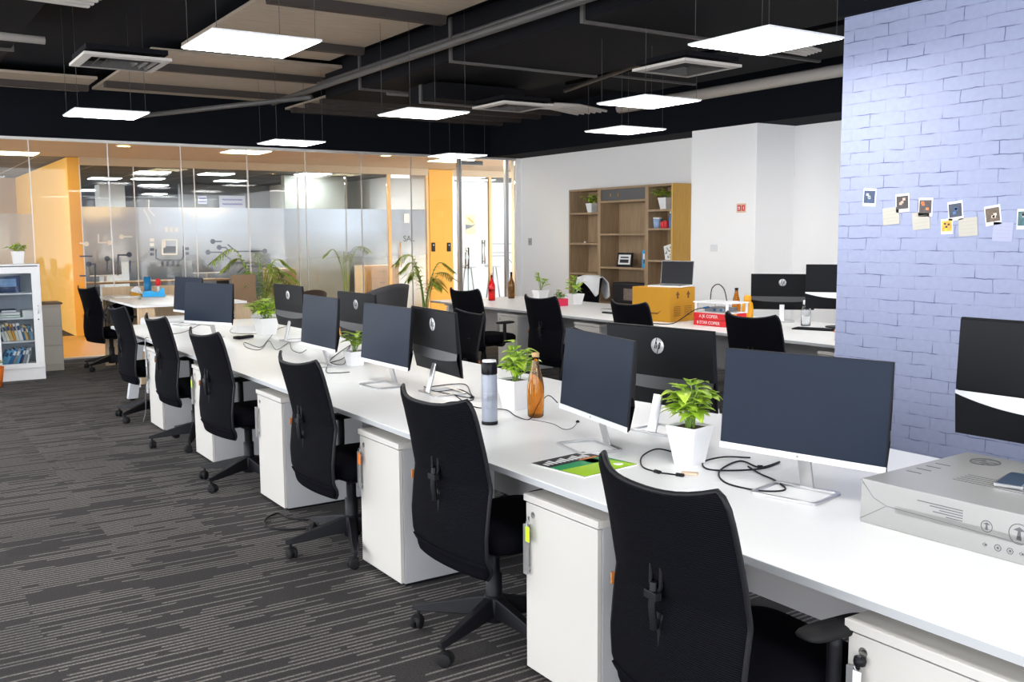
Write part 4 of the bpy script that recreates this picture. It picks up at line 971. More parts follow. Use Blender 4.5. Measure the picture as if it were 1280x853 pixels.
for k in range(4): b.cbox((.36-k*.055, -.055, BZ+.0005), (.006, .05, .0008))
for k in range(5): b.cbox((.30-k*.022, -.30, BZ+.0005), (.003, .25, .0008))
b.build('top_print', M['boxprint'], t)
text_mesh('hp', .075, 'top_logo', M['boxprint'], t, frame((0, -1, 0), (1, 0, 0), (.50, -.12, BZ+.0008)), shear=.3, depth=.0004)
text_mesh('Monitor', .05, 'top_title', M['boxprint'], t, frame((0, -1, 0), (1, 0, 0), (.50, -.33, BZ+.0008)), shear=.15, depth=.0004)
MB().box(.30, .36, -.47, -.30, BZ+.0002, BZ+.0012).build('white_label', M['whitepaper'], t)
# phone on the carton (only its tip is in the frame)
t = thing('smartphone', 'phone in a pale bumper lying on the silver carton at the right frame edge', 'phone', (2.845, 1.555, .889), R(-75))
MB().box(-.04, .04, -.085, .085, 0, .012).build('phone_case', M['steel'], t, bevel=.003)
MB().box(-.034, .034, -.078, .078, .0122, .0135).build('phone_screen', mat('phone_dark_blue', (.012, .04, .09), .3), t)

# cables (z just above worktop)
def cable(label, pts, r=.003, m='black', extra=None, n=7):
    P = [Vector((p[0], p[1], (p[2] if len(p) > 2 else 0)+.7505+r)) for p in pts]
    t = thing('cable', label, 'cable', tuple(P[0]))
    b = MB(); b.tube([p-P[0] for p in spline(P, n)], r, 6); b.build('cord', M[m], t)
    for (i, sz, mm) in (extra or []):
        q = P[i]-P[0]; d = (P[min(i+1, len(P)-1)]-P[max(i-1, 0)]).normalized()
        MB().tube([q-d*sz/2, q+d*sz/2], .0085 if mm != 'tan' else .011, 10).build('plug', M[mm], t)
    return t
def px(*pp): return [tuple(onz(x, y, .755)[:2]) for x, y in pp]
cable('black coiled monitor lead in front of the nearest screen', px((938, 572), (905, 571), (880, 577), (884, 586), (915, 588), (955, 585), (975, 577))+px((950, 584), (925, 576), (900, 588), (905, 602), (935, 611), (965, 614), (982, 611), (968, 600), (950, 592), (935, 583)), .0032, extra=[(7, .02, 'black')])
cable('black lead with two ferrite lumps before the nearest white pot', px((848, 567), (822, 561), (803, 570), (803, 583), (822, 590), (836, 592), (850, 594)), .003, extra=[(4, .028, 'black'), (6, .03, 'black')])
tag(MB().box(-.03, .03, -.012, .012, 0, .008).build('paper_tag', M['tan'], loc=(*px((862, 592))[0], .751), rotz=-.9), 'tan connector cap lying beside the nearest white pot', 'connector')
cable('black wire running past flask and amber bottle to the second screen', [px((566, 492))[0], px((585, 505))[0], px((602, 510))[0], px((632, 512))[0], px((645, 520))[0], px((662, 524))[0], px((672, 516))[0]+(.03,), px((685, 506))[0]+(.05,), px((697, 508))[0]+(.02,)], .0026)
cable('thin grey wire lying behind the magazine', px((664, 524), (690, 529), (705, 536), (716, 534), (722, 527)), .0015, 'pipe', extra=[(4, .012, 'black')])
cable('tangle of black leads around the centre monitor stand', px((530, 483), (545, 489), (575, 487), (590, 497), (560, 492), (535, 486), (548, 482), (580, 480), (588, 491), (590, 500), (560, 503), (545, 510)), .0028, extra=[(3, .03, 'black')])
cable('black leads looping behind the mid-row screen by the small plant', px((443, 428), (425, 440), (412, 452), (430, 455), (432, 441), (438, 432))+px((430, 447), (412, 454), (408, 465), (420, 466), (437, 465)), .0028)
cable('grey lead looped on the desk behind the third screen', px((375, 407), (350, 410), (335, 425), (325, 434), (306, 428), (308, 434), (325, 437), (336, 426), (345, 437), (358, 430), (362, 428), (365, 437), (375, 441), (383, 437)), .0026, 'pipe')
cable('thin lead across the desk below the bluish screen', px((190, 424), (205, 419), (230, 415), (250, 406), (262, 407)), .0025, 'pipe')
cable('short black lead below the farthest screen', px((220, 405), (232, 403), (245, 405), (236, 406)), .0028)
cable('thin lead lying right of the bluish screen', px((290, 410), (288, 415), (300, 417), (322, 417)), .0022, 'pipe')
b = MB(); b.box(-.09, .09, -.03, .03, 0, .025).box(-.12, -.05, -.02, .02, .005, .03)
tag(b.build('power_adapter', M['black'], loc=(2.70, 8.35, .751), rotz=.5, bevel=.006), 'small black power adapter right of the bluish screen', 'adapter')
b = MB(); b.box(-.18, .18, -.12, .12, 0, .05).box(-.17, .17, -.11, .11, .05, .055)
tag(b.build('white_box', M['white_pl'], loc=(3.02, 9.05, .75), rotz=-.15, bevel=.004), 'low white box behind the bluish screen, left of the bushy plant', 'box')
cable_down = MB().tube(spline([(2.0, 8.82, .762), (1.972, 8.81, .75), (1.965, 8.80, .6), (1.955, 8.74, .45), (1.95, 8.80, .3), (1.95, 8.83, .12), (1.93, 8.85, .02)], 8), .004, 6)
tag(cable_down.build('cable', M['steel_dark']), 'grey cable hanging down the farthest near-desk cabinet to the floor', 'cable')
b = MB().tube(spline([tuple(onz(x, y, .01)) for x, y in ((395, 660), (352, 662), (332, 657), (333, 648), (348, 642), (362, 648), (385, 650))], 8), .006, 6)
tag(b.build('cable', M['black']), 'black cable lying on the carpet behind the third nearest chair', 'cable')

# ------------------------------------------------------------------ second desk objects
t = thing('cardboard_box', 'orange-brown cardboard box with two arrows, under the open laptop', 'box', (6.66, 7.22, .75), R(8))
MB().box(0, .40, 0, .50, 0, .345).build('carton', M['cardboard'], t, bevel=.004)
b = MB()
for k in range(2):
    x = .12+k*.17; z = .27
    b.prism([(x-.012, z-.035), (x-.012, z), (x-.03, z), (x, z+.04), (x+.03, z), (x+.012, z), (x+.012, z-.035)], 'Y', -.0012, -.0002)
for k in range(6): b.box(.06, .17, -.0012, -.0002, .15-k*.018, .155-k*.018); b.box(.23, .35, -.0012, -.0002, .15-k*.018, .155-k*.018)
b.prism([(.10, .12), (.16, .09), (.24, .09), (.31, .13), (.24, .075), (.16, .075)], 'X', -.0012, -.0002)
b.build('print', M['cardprint'], t)
t = thing('laptop', 'open laptop with black screen standing on the cardboard box', 'laptop', (6.88, 7.44, 1.096), R(20))
MB().box(-.17, .11, -.185, .185, 0, .016).build('base', M['white_pl'], t, bevel=.003)
T = Matrix.Translation((.11, 0, .016)) @ Matrix.Rotation(.12, 4, 'Y')
MB().box(0, .007, -.185, .185, 0, .245, T).build('lid', M['steel_dark'], t, bevel=.002)
MB().box(-.0015, -.0003, -.18, .18, .004, .24, T).build('screen', M['blackglass'], t)
MB().box(-.13, .08, -.16, .16, .0162, .0172).build('keyboard', M['steel_dark'], t)
for z, lab, tx, tx2 in ((0, 'lower red copier-paper pack under the white shelf', '8 STAR COPIER', ''), (.062, 'upper red copier-paper pack with white COPIER lettering', 'A JK COPIER', '')):
    t = thing('paper_pack', lab, 'paper pack', (6.72, 6.52, .75+z), R(4), 'red copier-paper packs')
    MB().box(0, .31, 0, .40, 0, .060).build('wrapper', M['red'], t, bevel=.004)
    text_mesh(tx, .042, 'lettering', M['whitepaper'], t, frame((0, -1, 0), (0, 0, 1), (-.0012, .21, .03)))
    MB().box(.08, .16, -.0012, -.0002, .004, .056).build('yellow_patch', mat('pack_gold', (.75, .42, .03), .4), t)
t = thing('network_shelf', 'small white shelf with a router and black cable loop on the red packs', 'shelf', (6.74, 6.56, .873), R(4))
MB().box(0, .30, -.04, .36, 0, .008).build('bottom_board', M['white_pl'], t)
MB().box(-.01, .31, -.05, .38, .095, .107).build('top_board', M['white_pl'], t, bevel=.003)
for x, y in ((0, -.04), (.28, -.04), (0, .34), (.28, .34)): MB().box(x, x+.02, y, y+.02, .008, .095).build('post', M['white_pl'], t)
t2 = thing('router', 'pale network router inside the small white shelf', 'router', (6.80, 6.62, .882), R(4))
MB().box(0, .2, 0, .24, 0, .04).build('case', M['steel_dark'], t2, bevel=.004); MB().box(-.002, 0, .02, .05, .01, .03).box(-.002, 0, .10, .13, .01, .03).build('port', M['darkblue'], t2)
t = thing('cable', 'black cable arching above the white shelf and down beside the cardboard box', 'cable', (6.85, 6.9, .99))
MB().tube(spline([(.03, -.02, 0), (.03, -.04, .11), (.03, -.12, .155), (.03, -.20, .11), (.03, -.24, .0)], 8), .005, 6).build('cord', M['black'], t)
t = thing('cable', 'black and blue leads hanging from the router over the desk edge', 'cable', (6.74, 6.8, .93))
MB().tube(spline([(0, -.05, 0), (-.06, .08, -.03), (-.12, .20, -.12), (-.2, .26, -.172), (-.33, .35, -.172), (-.40, .42, -.172), (-.405, .43, -.26)], 8), .005, 6).build('cord', M['black'], t)
MB().tube([(-.01, -.05, 0), (-.03, 0, -.01)], .010, 8).build('plug', M['darkblue'], t)
t = thing('closed_laptop', 'closed laptop stack lying on the second desk before the third chair', 'laptop', (6.98, 8.40, .75), .1)
MB().box(-.12, .12, -.17, .17, .02, .045).build('lid', M['steel'], t, bevel=.004); MB().box(-.11, .11, -.16, .16, 0, .018).build('base', M['black'], t, bevel=.004)
MB().box(-.13, .13, -.1, .1, 0, .10).build('grey_box_body', M['white_pl']) and None
o = bpy.data.objects['grey_box_body']; o.name = 'speaker_box'; o.location = (7.50, 5.62, .75); tag(o, 'small white box on the second desk below the half-hidden monitor', 'box')
t = thing('keyboard', 'black keyboard lying on the second desk right of the clear bottle', 'keyboard', (7.22, 5.85, .75), .35)
MB().box(-.07, .07, -.22, .22, 0, .012).build('case', M['black'], t, bevel=.003)
b = MB()
for i in range(5):
    for j in range(15): b.box(-.058+i*.024, -.038+i*.024, -.21+j*.028, -.188+j*.028, .0125, .017)
b.build('keys', M['rubber'], t)
t = thing('mug', 'patterned peach mug at the brick wall edge on the second desk', 'mug', (6.62, 5.14, .75))
MB().lathe([(0, 0), (.036, 0), (.04, .005), (.04, .10), (.037, .10), (.035, .01), (0, .01)], 24, cap=False).build('cup', M['tan'], t)
b = MB()
for k in range(8): a = 2*PI*k/8; b.cbox((.0405*math.cos(a), .0405*math.sin(a), .03+.05*(k % 2)), (.004, .012, .016))
b.build('mug_print', M['orangetag'], t)
cable('thin black lead in front of the back-turned monitor on the second desk', [(7.42, 6.62), (7.3, 6.62), (7.2, 6.5), (7.22, 6.35), (7.35, 6.4)], .003)
# chair on the far side of desk 2 draped with a white cloth
o = dup(CH, (8.25, 10.95, 0), R(183), 'black mesh chair draped with a white cloth, behind the second desk', 'other black mesh chairs')
def drape(u, v):
    a = u*2-1; z = 1.10-.0*v
    s = (v-.5)*2
    zz = 1.055 - .02*a*a - (abs(s)**1.1)*(.30 if s > 0 else .26)*(.75+.35*math.sin(7*u+2)) 
    x = 8.60 + .10*max(-1, min(1, s*3)) + .02*math.sin(9*u+3*v)
    if s < 0: x = 8.60 - .05 - .05*abs(s) + .02*math.sin(11*u)
    return (x, 10.95 - a*(.27+.03*abs(s)), zz)
tag(MB().grid(drape, 26, 22).build('white_cloth', M['cloth'], solid=.006), 'crumpled white cloth hanging over the chair back behind the second desk', 'cloth')

# ------------------------------------------------------------------ oak bookcase
BXF = 9.15; Y0, Y1 = 9.88, 12.23
t = thing('bookcase', 'large oak bookcase with three columns of open shelves against the white wall', 'bookcase', (BXF, Y0, 0))
D_ = .37; H_ = 2.315; ya, yb, yc, yd = 0, .50, 1.57, Y1-Y0
for y in (yb+.04, yc+.04): MB().box(0, D_, y-.04, y+.03, .06, H_-.03).build('upright', M['wood'], t)
MB().box(-.005, D_, 0, .03, 0, H_).build('side_panel', M['woodside'], t, bevel=.001)
MB().box(-.005, D_, yd-.03, yd, 0, H_).build('side_panel', M['wood'], t, bevel=.001)
MB().box(-.006, D_, .03, yd-.03, H_-.03, H_).build('top_panel', M['wood'], t)
MB().box(D_-.012, D_, .03, yd-.03, .0, H_-.03).build('back_panel', M['wood'], t)
MB().box(0, D_, .03, yd-.03, 0, .06).build('plinth', M['wood'], t)
def shelf(y0, y1, z): MB().box(.0, D_-.012, y0, y1, z-.028, z).build('shelf', M['wood'], t)
for z in (1.97, 1.71, 1.27, .85, .45): shelf(.03, yb, z)
for z in (2.12, 1.64, 1.15, .62): shelf(yb+.07, yc, z)
for z in (1.96, 1.50, 1.04, .55): shelf(yc+.07, yd-.03, z)
MB().box(.02, .03, yb+.08, yc-.01, 2.125, 2.283).build('flap_door', mat('slate_flap', (.10, .10, .105), .4), t)
b = MB(); b.cbox((.014, 1.35, 2.2), (.01, .012, .05)).cbox((.014, 1.18, 2.2), (.01, .012, .05)); b.build('hook', mat('brass', (.75, .5, .15), .3, 1), t)
def bw(y, z): return (BXF+.15, Y0+y, z)
plant('trailing plant in white pot on the top left bookcase shelf', *bw(1.96, 1.96), .15, .10, .14, .30, .15, 16, .085, 'leaf', seed=11, group='potted plants on the bookcase')
plant('trailing plant in white pot on the top right bookcase shelf', BXF+.12, Y0+.27, 1.97, .17, .11, .16, .31, .17, 16, .085, 'leaf', seed=12, group='potted plants on the bookcase')
t = thing('framed_photo', 'black framed photo standing on the middle bookcase shelf', 'picture frame', (BXF+.12, Y0+1.17, 1.15), .12)
T = Matrix.Rotation(.15, 4, 'Y'); MB().box(0, .02, -.15, .15, 0, .21, T).build('frame', M['black'], t, bevel=.002)
MB().box(-.002, 0, -.12, .12, .035, .18, T).build('mount', M['whitepaper'], t); MB().box(-.004, -.002, -.085, .085, .06, .11, T).box(-.004, -.002, -.08, .08, .13, .15, T).build('picture', M['ink'], t)
t = thing('brochure', 'blue and white brochure leaning on the middle bookcase shelf', 'brochure', (BXF+.10, Y0+.66, 1.15), .1)
MB().box(0, .006, -.07, .07, 0, .25).build('sheet', M['blue'], t); MB().box(-.001, 0, -.06, .01, .0, .09).box(-.001, 0, -.01, .05, .12, .2).build('sheet_print', M['whitepaper'], t); MB().box(-.0015, -.0002, -.02, .04, .06, .12).build('dark_print', M['ink'], t)
t = thing('photo_card', 'tilted grey photo card on the right bookcase shelf', 'photo', (BXF+.08, Y0+.15, 1.272), -.1)
T = Matrix.Rotation(-.22, 4, 'X'); MB().box(0, .008, -.09, .09, 0, .21, T).build('card', M['whitepaper'], t); 
b = MB(); r_ = random.Random(3)
for k in range(14): y, z = r_.uniform(-.07, .05), r_.uniform(.02, .18); b.box(-.001, 0, y, y+.02, z, z+.02, T)
b.build('card_print', M['officewall'], t)
t = thing('tumbler', 'blue and white lidded tub on the second right bookcase shelf', 'tub', (BXF+.1, Y0+.42, 1.71)); MB().lathe([(0, 0), (.055, 0), (.06, .13), (0, .13)], 20).build('body', mat('pale_blue_plastic', (.35, .5, .75), .4), t); MB().lathe([(0, .13), (.062, .13), (.062, .15), (0, .15)], 20).build('lid', M['white_pl'], t)
for y, c, h_, lab in ((.30, 'red', .09, 'short red can, left of the two on the bookcase shelf'), (.24, 'red', .10, 'short red can, beside the slim blue bottle')):
    t = thing('can', lab, 'can', (BXF+.1, Y0+y, 1.71)); MB().lathe([(0, 0), (.04, 0), (.042, .005), (.042, h_-.005), (.04, h_), (0, h_)], 20).build('body', M[c], t); MB().lathe([(0, h_), (.036, h_), (.036, h_+.003), (0, h_+.003)], 20).build('lid', M['steel'], t)
t = thing('spray_bottle', 'slim blue and white bottle on the right bookcase shelf', 'bottle', (BXF+.12, Y0+.17, 1.71)); MB().lathe([(0, 0), (.025, 0), (.027, .01), (.027, .15), (.015, .17), (.015, .2), (0, .2)], 18).build('body', mat('bottle_blue', (.08, .2, .5), .4), t); MB().lathe([(0, .2), (.018, .2), (.016, .235), (0, .235)], 16).build('cap', M['white_pl'], t)
t = thing('sauce_bottle', 'small dark bottle with pale cap at the end of the bookcase shelf', 'bottle', (BXF+.1, Y0+.085, 1.71)); MB().lathe([(0, 0), (.03, 0), (.032, .01), (.032, .09), (.012, .12), (.012, .15), (0, .15)], 18).build('body', mat('sauce', (.25, .04, .01), .3), t); MB().lathe([(0, .15), (.015, .15), (.015, .175), (0, .175)], 16).build('cap', M['tan'], t)
t = thing('toy_block', 'tiny white trinket on the left bookcase shelf', 'trinket', (BXF+.06, Y0+2.02, 1.50)); MB().box(-.012, .012, -.015, .015, 0, .02).build('block', M['white_pl'], t, bevel=.003); MB().lathe([(0, .02), (.006, .02), (.004, .028), (0, .028)], 10).build('stud', M['tan'], t)
t = thing('storage_bag', 'dark storage case on the lower middle bookcase shelf', 'case', (BXF+.04, Y0+.62, .62), 0); MB().box(0, .28, 0, .72, 0, .30).build('case_body', M['darkblue'] and mat('navy_case', (.02, .022, .035), .6), t, bevel=.02)
MB().box(-.004, -.001, .25, .45, .05, .22).build('case_label', mat('case_pattern', (.35, .28, .25), .6, noise=.9, nscale=40), t)

# ------------------------------------------------------------------ wall details
t = thing('fire_sign', 'small red and cream fire sign on the white pier', 'sign', (8.93, 8.43, 1.94)); MB().box(-.004, 0, -.075, .075, -.055, .055).build('plate', M['tan'], t, bevel=.001)
MB().box(-.0052, -.0041, -.06, -.012, -.035, .035).box(-.0052, -.0041, .0, .06, -.035, .035).build('red_field', M['red'], t)
MB().box(-.006, -.0053, -.045, -.035, -.02, .02).box(-.006, -.0053, .02, .03, -.02, .02).box(-.006, -.0053, .035, .05, .0, .015).box(-.006, -.0053, .035, .05, -.02, -.012).build('pictogram', M['whitepaper'], t)
t = thing('switch_plate', 'white switch plate low on the white pier', 'switch', (8.93, 8.88, 1.45)); MB().box(-.008, 0, -.06, .06, -.045, .045).build('plate', M['white_pl'], t, bevel=.002); MB().box(-.011, -.008, -.045, -.01, -.03, .03).box(-.011, -.008, .01, .045, -.03, .03).build('rocker', M['white_pl'], t)
t = thing('switch_plate', 'small grey access switch beside the glass door on the right wall', 'switch', (9.53, 13.85, 1.51)); MB().box(-.012, 0, -.045, .045, -.06, .06).build('plate', mat('grey_plastic', (.42, .42, .4), .5), t, bevel=.002); MB().box(-.015, -.012, -.02, .02, -.02, .02).build('button', M['steel_dark'], t)
for px_, lab in ((541.5, 'left black reader plate on the yellow wall'), (561, 'right black reader plate on the yellow wall')):
    p = onY(px_, 309, G2-.05); t = thing('card_reader', lab, 'card reader', (p.x, G2-.05, p.z)); MB().box(-.04, .04, -.02, 0, -.09, .09).build('case', M['black'], t, bevel=.006); MB().box(-.012, .012, -.022, -.02, .03, .05).build('led_window', M['steel_dark'], t)
p0, p1 = onY(582, 268, 20.98), onY(595, 293, 20.98)
t = thing('poster', 'cream and orange abstract poster in the white hall behind the glass door', 'poster', (p0.x, 21.0, p1.z)); w_, h_ = p1.x-p0.x, p0.z-p1.z
MB().box(0, w_, -.01, 0, 0, h_).build('sheet', mat('poster_cream', (.80, .66, .42), .7), t)
MB().prism([(.15*w_, .85*h_), (.3*w_, .85*h_), (.85*w_, .6*h_), (.7*w_, .56*h_), (.35*w_, .7*h_)], 'Y', -.013, -.0105).build('orange_shape', M['amberopaque'], t)
MB().prism([(0, .25*h_), (0, .5*h_), (.6*w_, .45*h_), (w_, .52*h_), (.5*w_, .33*h_)], 'Y', -.013, -.0105).build('grey_shape', M['officewall'], t)
# polaroids and notes on the brick wall
pol = [(3.734, 1.85, 0, .05), (3.508, 1.81, 1, -.06), (3.359, 1.782, 2, .02), (3.174, 1.757, 3, -.12), (2.957, 1.728, 4, -.15), (2.780, 1.705, 5, .0), (3.222, 1.671, 6, -.05)]
labs = ['bluish instant photo at far left of the brick wall row', 'dark instant photo above the first cream note', 'instant photo with an orange centre, third along the brick wall', 'tilted instant photo with black car shape', 'brown instant photo tilted, fifth along the brick wall', 'instant photo cut by the right frame edge', 'small orange sunset photo between two cream notes']
cols = [(.02, .05, .12), (.03, .02, .02), (.05, .03, .03), (.02, .03, .06), (.10, .06, .03), (.02, .10, .12), (.75, .38, .02)]
for (y, z, k, a) in pol:
    s = .8 if k == 6 else 1
    t = thing('instant_photo', labs[k], 'photo', (5.05, y, z), 0, 'instant photos pinned on the brick wall'); T = Matrix.Rotation(a, 4, 'X')
    MB().box(-.004, .0005, -.044*s, .044*s, -.053*s, .053*s, T).build('border', M['whitepaper'], t)
    MB().box(-.0052, -.0041, -.038*s, .038*s, -.034*s, .040*s, T).build('image', mat('photo_%d' % k, cols[k], .3, noise=.9, nscale=60), t)
    b = MB(); r_ = random.Random(k)
    for q in range(3): yy, zz = r_.uniform(-.025, .01), r_.uniform(-.02, .02); b.box(-.006, -.0053, yy*s, (yy+.018)*s, zz*s, (zz+.014)*s, T)
    b.build('image_detail', mat('photo_detail_%d' % k, [(.5, .55, .6), (.6, .4, .3), (.8, .2, .05), (.05, .15, .4), (.7, .6, .5), (.5, .5, .5), (.05, .03, .01)][k], .4), t)
for y, z, a, m_, lab in ((3.582, 1.736, -.1, 'notepaper', 'cream handwritten note, leftmost on the brick wall'), (3.384, 1.706, -.1, 'notepaper', 'cream handwritten note, second on the brick wall'), (3.096, 1.668, -.08, 'notepaper', 'cream handwritten note, third on the brick wall'), (2.898, 1.64, .05, 'notelav', 'pale lavender note almost matching the brick wall')):
    if m_ == 'notelav' and m_ not in M: M[m_] = mat('lavender_paper', (.40, .42, .58), .7)
    t = thing('note', lab, 'note', (5.05, y, z), 0, 'paper notes on the brick wall'); T = Matrix.Rotation(a, 4, 'X')
    MB().box(-.004, .0005, -.055, .055, -.05, .05, T).build('paper', M[m_], t)
    b = MB()
    for k in range(4): b.box(-.0046, -.0041, -.042, .042-.012*(k % 2), .028-k*.02, .0295-k*.02, T)
    b.build('handwriting', M['panelgrey'], t)

# ------------------------------------------------------------------ left display cabinet with books
DX1, DY = 1.64, 12.39
t = thing('display_cabinet', 'white cabinet with glass door full of books at the left frame edge', 'cabinet', (DX1, DY, 0))
W_, H_, D_ = 1.05, 1.34, .36
MB().box(-.02, 0, .0, D_, 0, H_).build('side_panel', M['white_pl'], t, bevel=.001); MB().box(-W_, -W_+.02, .0, D_, 0, H_).build('side_panel', M['white_pl'], t, bevel=.001)
MB().box(-W_, 0, -.02, D_, H_-.02, H_).build('top_panel', M['white_pl'], t, bevel=.002); MB().box(-W_+.02, -.02, .0, D_-.01, 0, .14).build('plinth', M['white_pl'], t)
MB().box(-W_+.02, -.02, D_-.012, D_, .14, H_-.02).build('back_panel', mat('cabinet_back', (.42, .46, .52), .6), t)
for z in (.19, .455, .725, 1.01): MB().box(-W_+.02, -.02, .02, D_-.012, z-.018, z).build('shelf', M['white_pl'], t)
for xa in (-.52, -1.045):
    xb = xa+.515; d = MB().box(xa, xb, -.02, 0, 1.235, 1.31).box(xa, xb, -.02, 0, .14, .195).box(xa, xa+.075, -.02, 0, .195, 1.235).box(xb-.09, xb, -.02, 0, .195, 1.235).build('door', M['white_pl'], t, bevel=.001)
    MB().box(xa+.07, xb-.085, -.012, -.008, .19, 1.24).build('glass', M['cabglass'], d)
    MB().tube(spline([(xb-.04, -.02, .86), (xb-.04, -.045, .85), (xb-.04, -.045, .78), (xb-.04, -.02, .77)], 5), .005, 6).build('handle', M['steel'], d)
    MB().lathe([(0, 0), (.008, 0), (.008, .003), (0, .003)], 12, T=Matrix.Translation((xb-.04, -.021, .70)) @ Matrix.Rotation(PI/2, 4, 'X')).build('lock', M['black'], d)
bc = {'cream': (.72, .68, .58), 'white': (.8, .8, .78), 'tan': (.62, .42, .16), 'blue': (.03, .16, .38), 'sky': (.12, .38, .62), 'navy': (.02, .05, .14), 'grey': (.28, .29, .31), 'orange': (.72, .3, .03), 'brown': (.3, .17, .08), 'green': (.05, .25, .08)}
for k_, v_ in bc.items(): M['bk_'+k_] = mat('book_'+k_, v_, .5)
def book(c, x, z, th, h, d, lean, lab, grp):
    t = thing('book', lab, 'book', (x, DY+.06, z), 0, grp); T = Matrix.Rotation(lean, 4, 'Y')
    MB().box(0, th, 0, d, 0, h, T).build('cover', M['bk_'+c], t, bevel=.0015)
    MB().box(.003, th-.003, .006, d+.001, .004, h+.001, T).build('pages', M['whitepaper'], t)
    MB().box(.004, th-.004, -.001, 0, h*.6, h*.85, T).build('spine_label', M['bk_navy'] if c in ('cream', 'white', 'tan', 'sky', 'orange') else M['bk_white'], t)
x = DX1-.475
for i, (c, th, h, ln) in enumerate([('navy', .02, .17, -.3), ('white', .03, .19, -.3), ('cream', .03, .20, -.28), ('tan', .035, .21, -.26), ('orange', .022, .20, -.24), ('cream', .03, .20, -.22), ('white', .035, .205, -.2), ('blue', .02, .17, -.18), ('tan', .025, .18, -.2), ('brown', .02, .16, -.22), ('sky', .02, .17, -.2), ('grey', .02, .165, -.2)]):
    names = {'navy': 'navy', 'white': 'white', 'cream': 'cream', 'tan': 'tan', 'orange': 'orange', 'blue': 'blue', 'brown': 'brown', 'sky': 'sky-blue', 'grey': 'grey'}
    book(c, x+.045, .455, th, h, .14, ln, '%s book leaning in the upper row, number %s from the left' % (names[c], ['one', 'two', 'three', 'four', 'five', 'six', 'seven', 'eight', 'nine', 'ten', 'eleven', 'twelve'][i]), 'books leaning on the third cabinet shelf'); x += th+.004
x = DX1-.46
for i, (c, th, h, ln) in enumerate([('sky', .04, .20, .5), ('sky', .03, .2, .48), ('blue', .035, .21, .44), ('grey', .03, .2, .42), ('sky', .025, .21, .38), ('navy', .025, .2, .34), ('grey', .03, .2, .3), ('white', .02, .19, .26)]):
    book(c, x-.01, .19, th, h*.95, .16, ln, '%s book slanting on the lowest shelf, number %s from the left' % ({'sky': 'sky-blue'}.get(c, c), ['one', 'two', 'three', 'four', 'five', 'six', 'seven', 'eight'][i]), 'books slanting on the lowest cabinet shelf'); x += th+.009
for i, (c, dz, w_, x0) in enumerate([('green', 0, .24, -.46), ('white', .031, .22, -.45), ('navy', .062, .16, -.42), ('white', 0, .12, -.2)]):
    t = thing('book', ['green and white book lying lowest in the second-shelf pile', 'white book lying in the second-shelf pile', 'thin navy book on top of the second-shelf pile', 'white booklet lying beside the second-shelf pile'][i], 'book', (DX1+x0, DY+.05, .726+dz), 0, 'books lying on the second cabinet shelf')
    hh = .08 if i == 3 else .03; MB().box(0, w_, 0, .18, 0, hh).build('cover', M['bk_'+c], t, bevel=.0015); MB().box(.004, w_-.004, -.001, 0, .006, hh-.006).build('pages', M['whitepaper'], t)
t = thing('picture_board', 'blue and white printed box on the top cabinet shelf', 'box', (DX1-.44, DY+.1, 1.011)); MB().box(0, .24, 0, .1, 0, .19).build('body', M['bk_navy'], t, bevel=.002); MB().box(.02, .20, -.002, 0, .07, .16).build('picture', mat('sky_picture', (.2, .35, .6), .5, noise=.6, nscale=25), t)
plant('little plant in white tapered pot on top of the left cabinet', DX1-.20, DY+.15, 1.34, .13, .10, .145, .25, .09, 12, .07, 'leaf', seed=21, group='pots on the display cabinet')
plant('plant with reddish leaf cut by the left frame edge on the cabinet', DX1-.55, DY+.10, 1.34, .16, .12, .12, .24, .10, 10, .07, 'leafdark', seed=22, group='pots on the display cabinet')
t = thing('potted_plant', 'small plant in orange pot on the floor at the left frame edge', 'potted plant', (1.06, 12.05, 0)); MB().lathe([(0, 0), (.09, 0), (.12, .22), (.11, .22), (.10, .2), (0, .2)], 22, cap=False).build('pot', M['orangetag'], t)
lf = MB(); 
for k in range(9): a = k*.7; leaf(lf, (.03*math.cos(a), .03*math.sin(a), .22), (math.cos(a), math.sin(a), .9), .2, .05, .4)
lf.build('foliage', M['leafdark'], t, solid=.0006)
t = thing('drawer_unit', 'pale drawer unit just behind the display cabinet', 'drawers', (1.72, 13.05, 0)); MB().box(0, .22, 0, .4, .0, .82).build('body', mat('drawer_beige', (.5, .46, .4), .5), t, bevel=.004); MB().box(-.01, .24, -.01, .41, .82, .84).build('top', M['brownboard'], t)
for k in range(3): MB().box(.01, .21, -.012, 0, .08+k*.24, .30+k*.24).build('drawer', mat('drawer_beige_%d' % k, (.55, .51, .45), .5), t, bevel=.003)

# ------------------------------------------------------------------ counter at back left
t = thing('counter_table', 'white-topped counter with pale wood legs at the back left', 'table', (2.42, 11.2, 0))
MB().box(0, 1.25, 0, 2.1, .86, .885).build('top', M['laminate'], t, bevel=.002)
for x, y in ((.03, .03), (1.12, .03), (.03, 1.95), (1.12, 1.95)): MB().box(x, x+.18, y, y+.05, 0, .86).build('leg', M['lightwood'], t, bevel=.002)
MB().box(.05, 1.2, 1.9, 1.93, .35, .86).build('back_board', M['lightwood'], t)
MB().box(.05, 1.2, 2.06, 2.09, .88, 1.0).build('upstand', M['lightwood'], t)
zc = .886
t = thing('tape_dispenser', 'bright blue tape dispenser on the back left counter', 'tape dispenser', (2.98, 12.75, zc), R(-12))
MB().prism([(-.13, 0), (.14, 0), (.13, .05), (.12, .12), (.09, .10), (.05, .05), (-.02, .075), (-.10, .07), (-.13, .05)], 'Y', -.04, .04).build('body', M['blue'], t, bevel=.005)
MB().lathe([(.025, -.012), (.05, -.012), (.05, .012), (.025, .012), (.025, -.012)], 24, T=Matrix.Translation((-.02, 0, .085)) @ Matrix.Rotation(PI/2, 4, 'X'), cap=False).build('tape_roll', M['cabglass'], t)
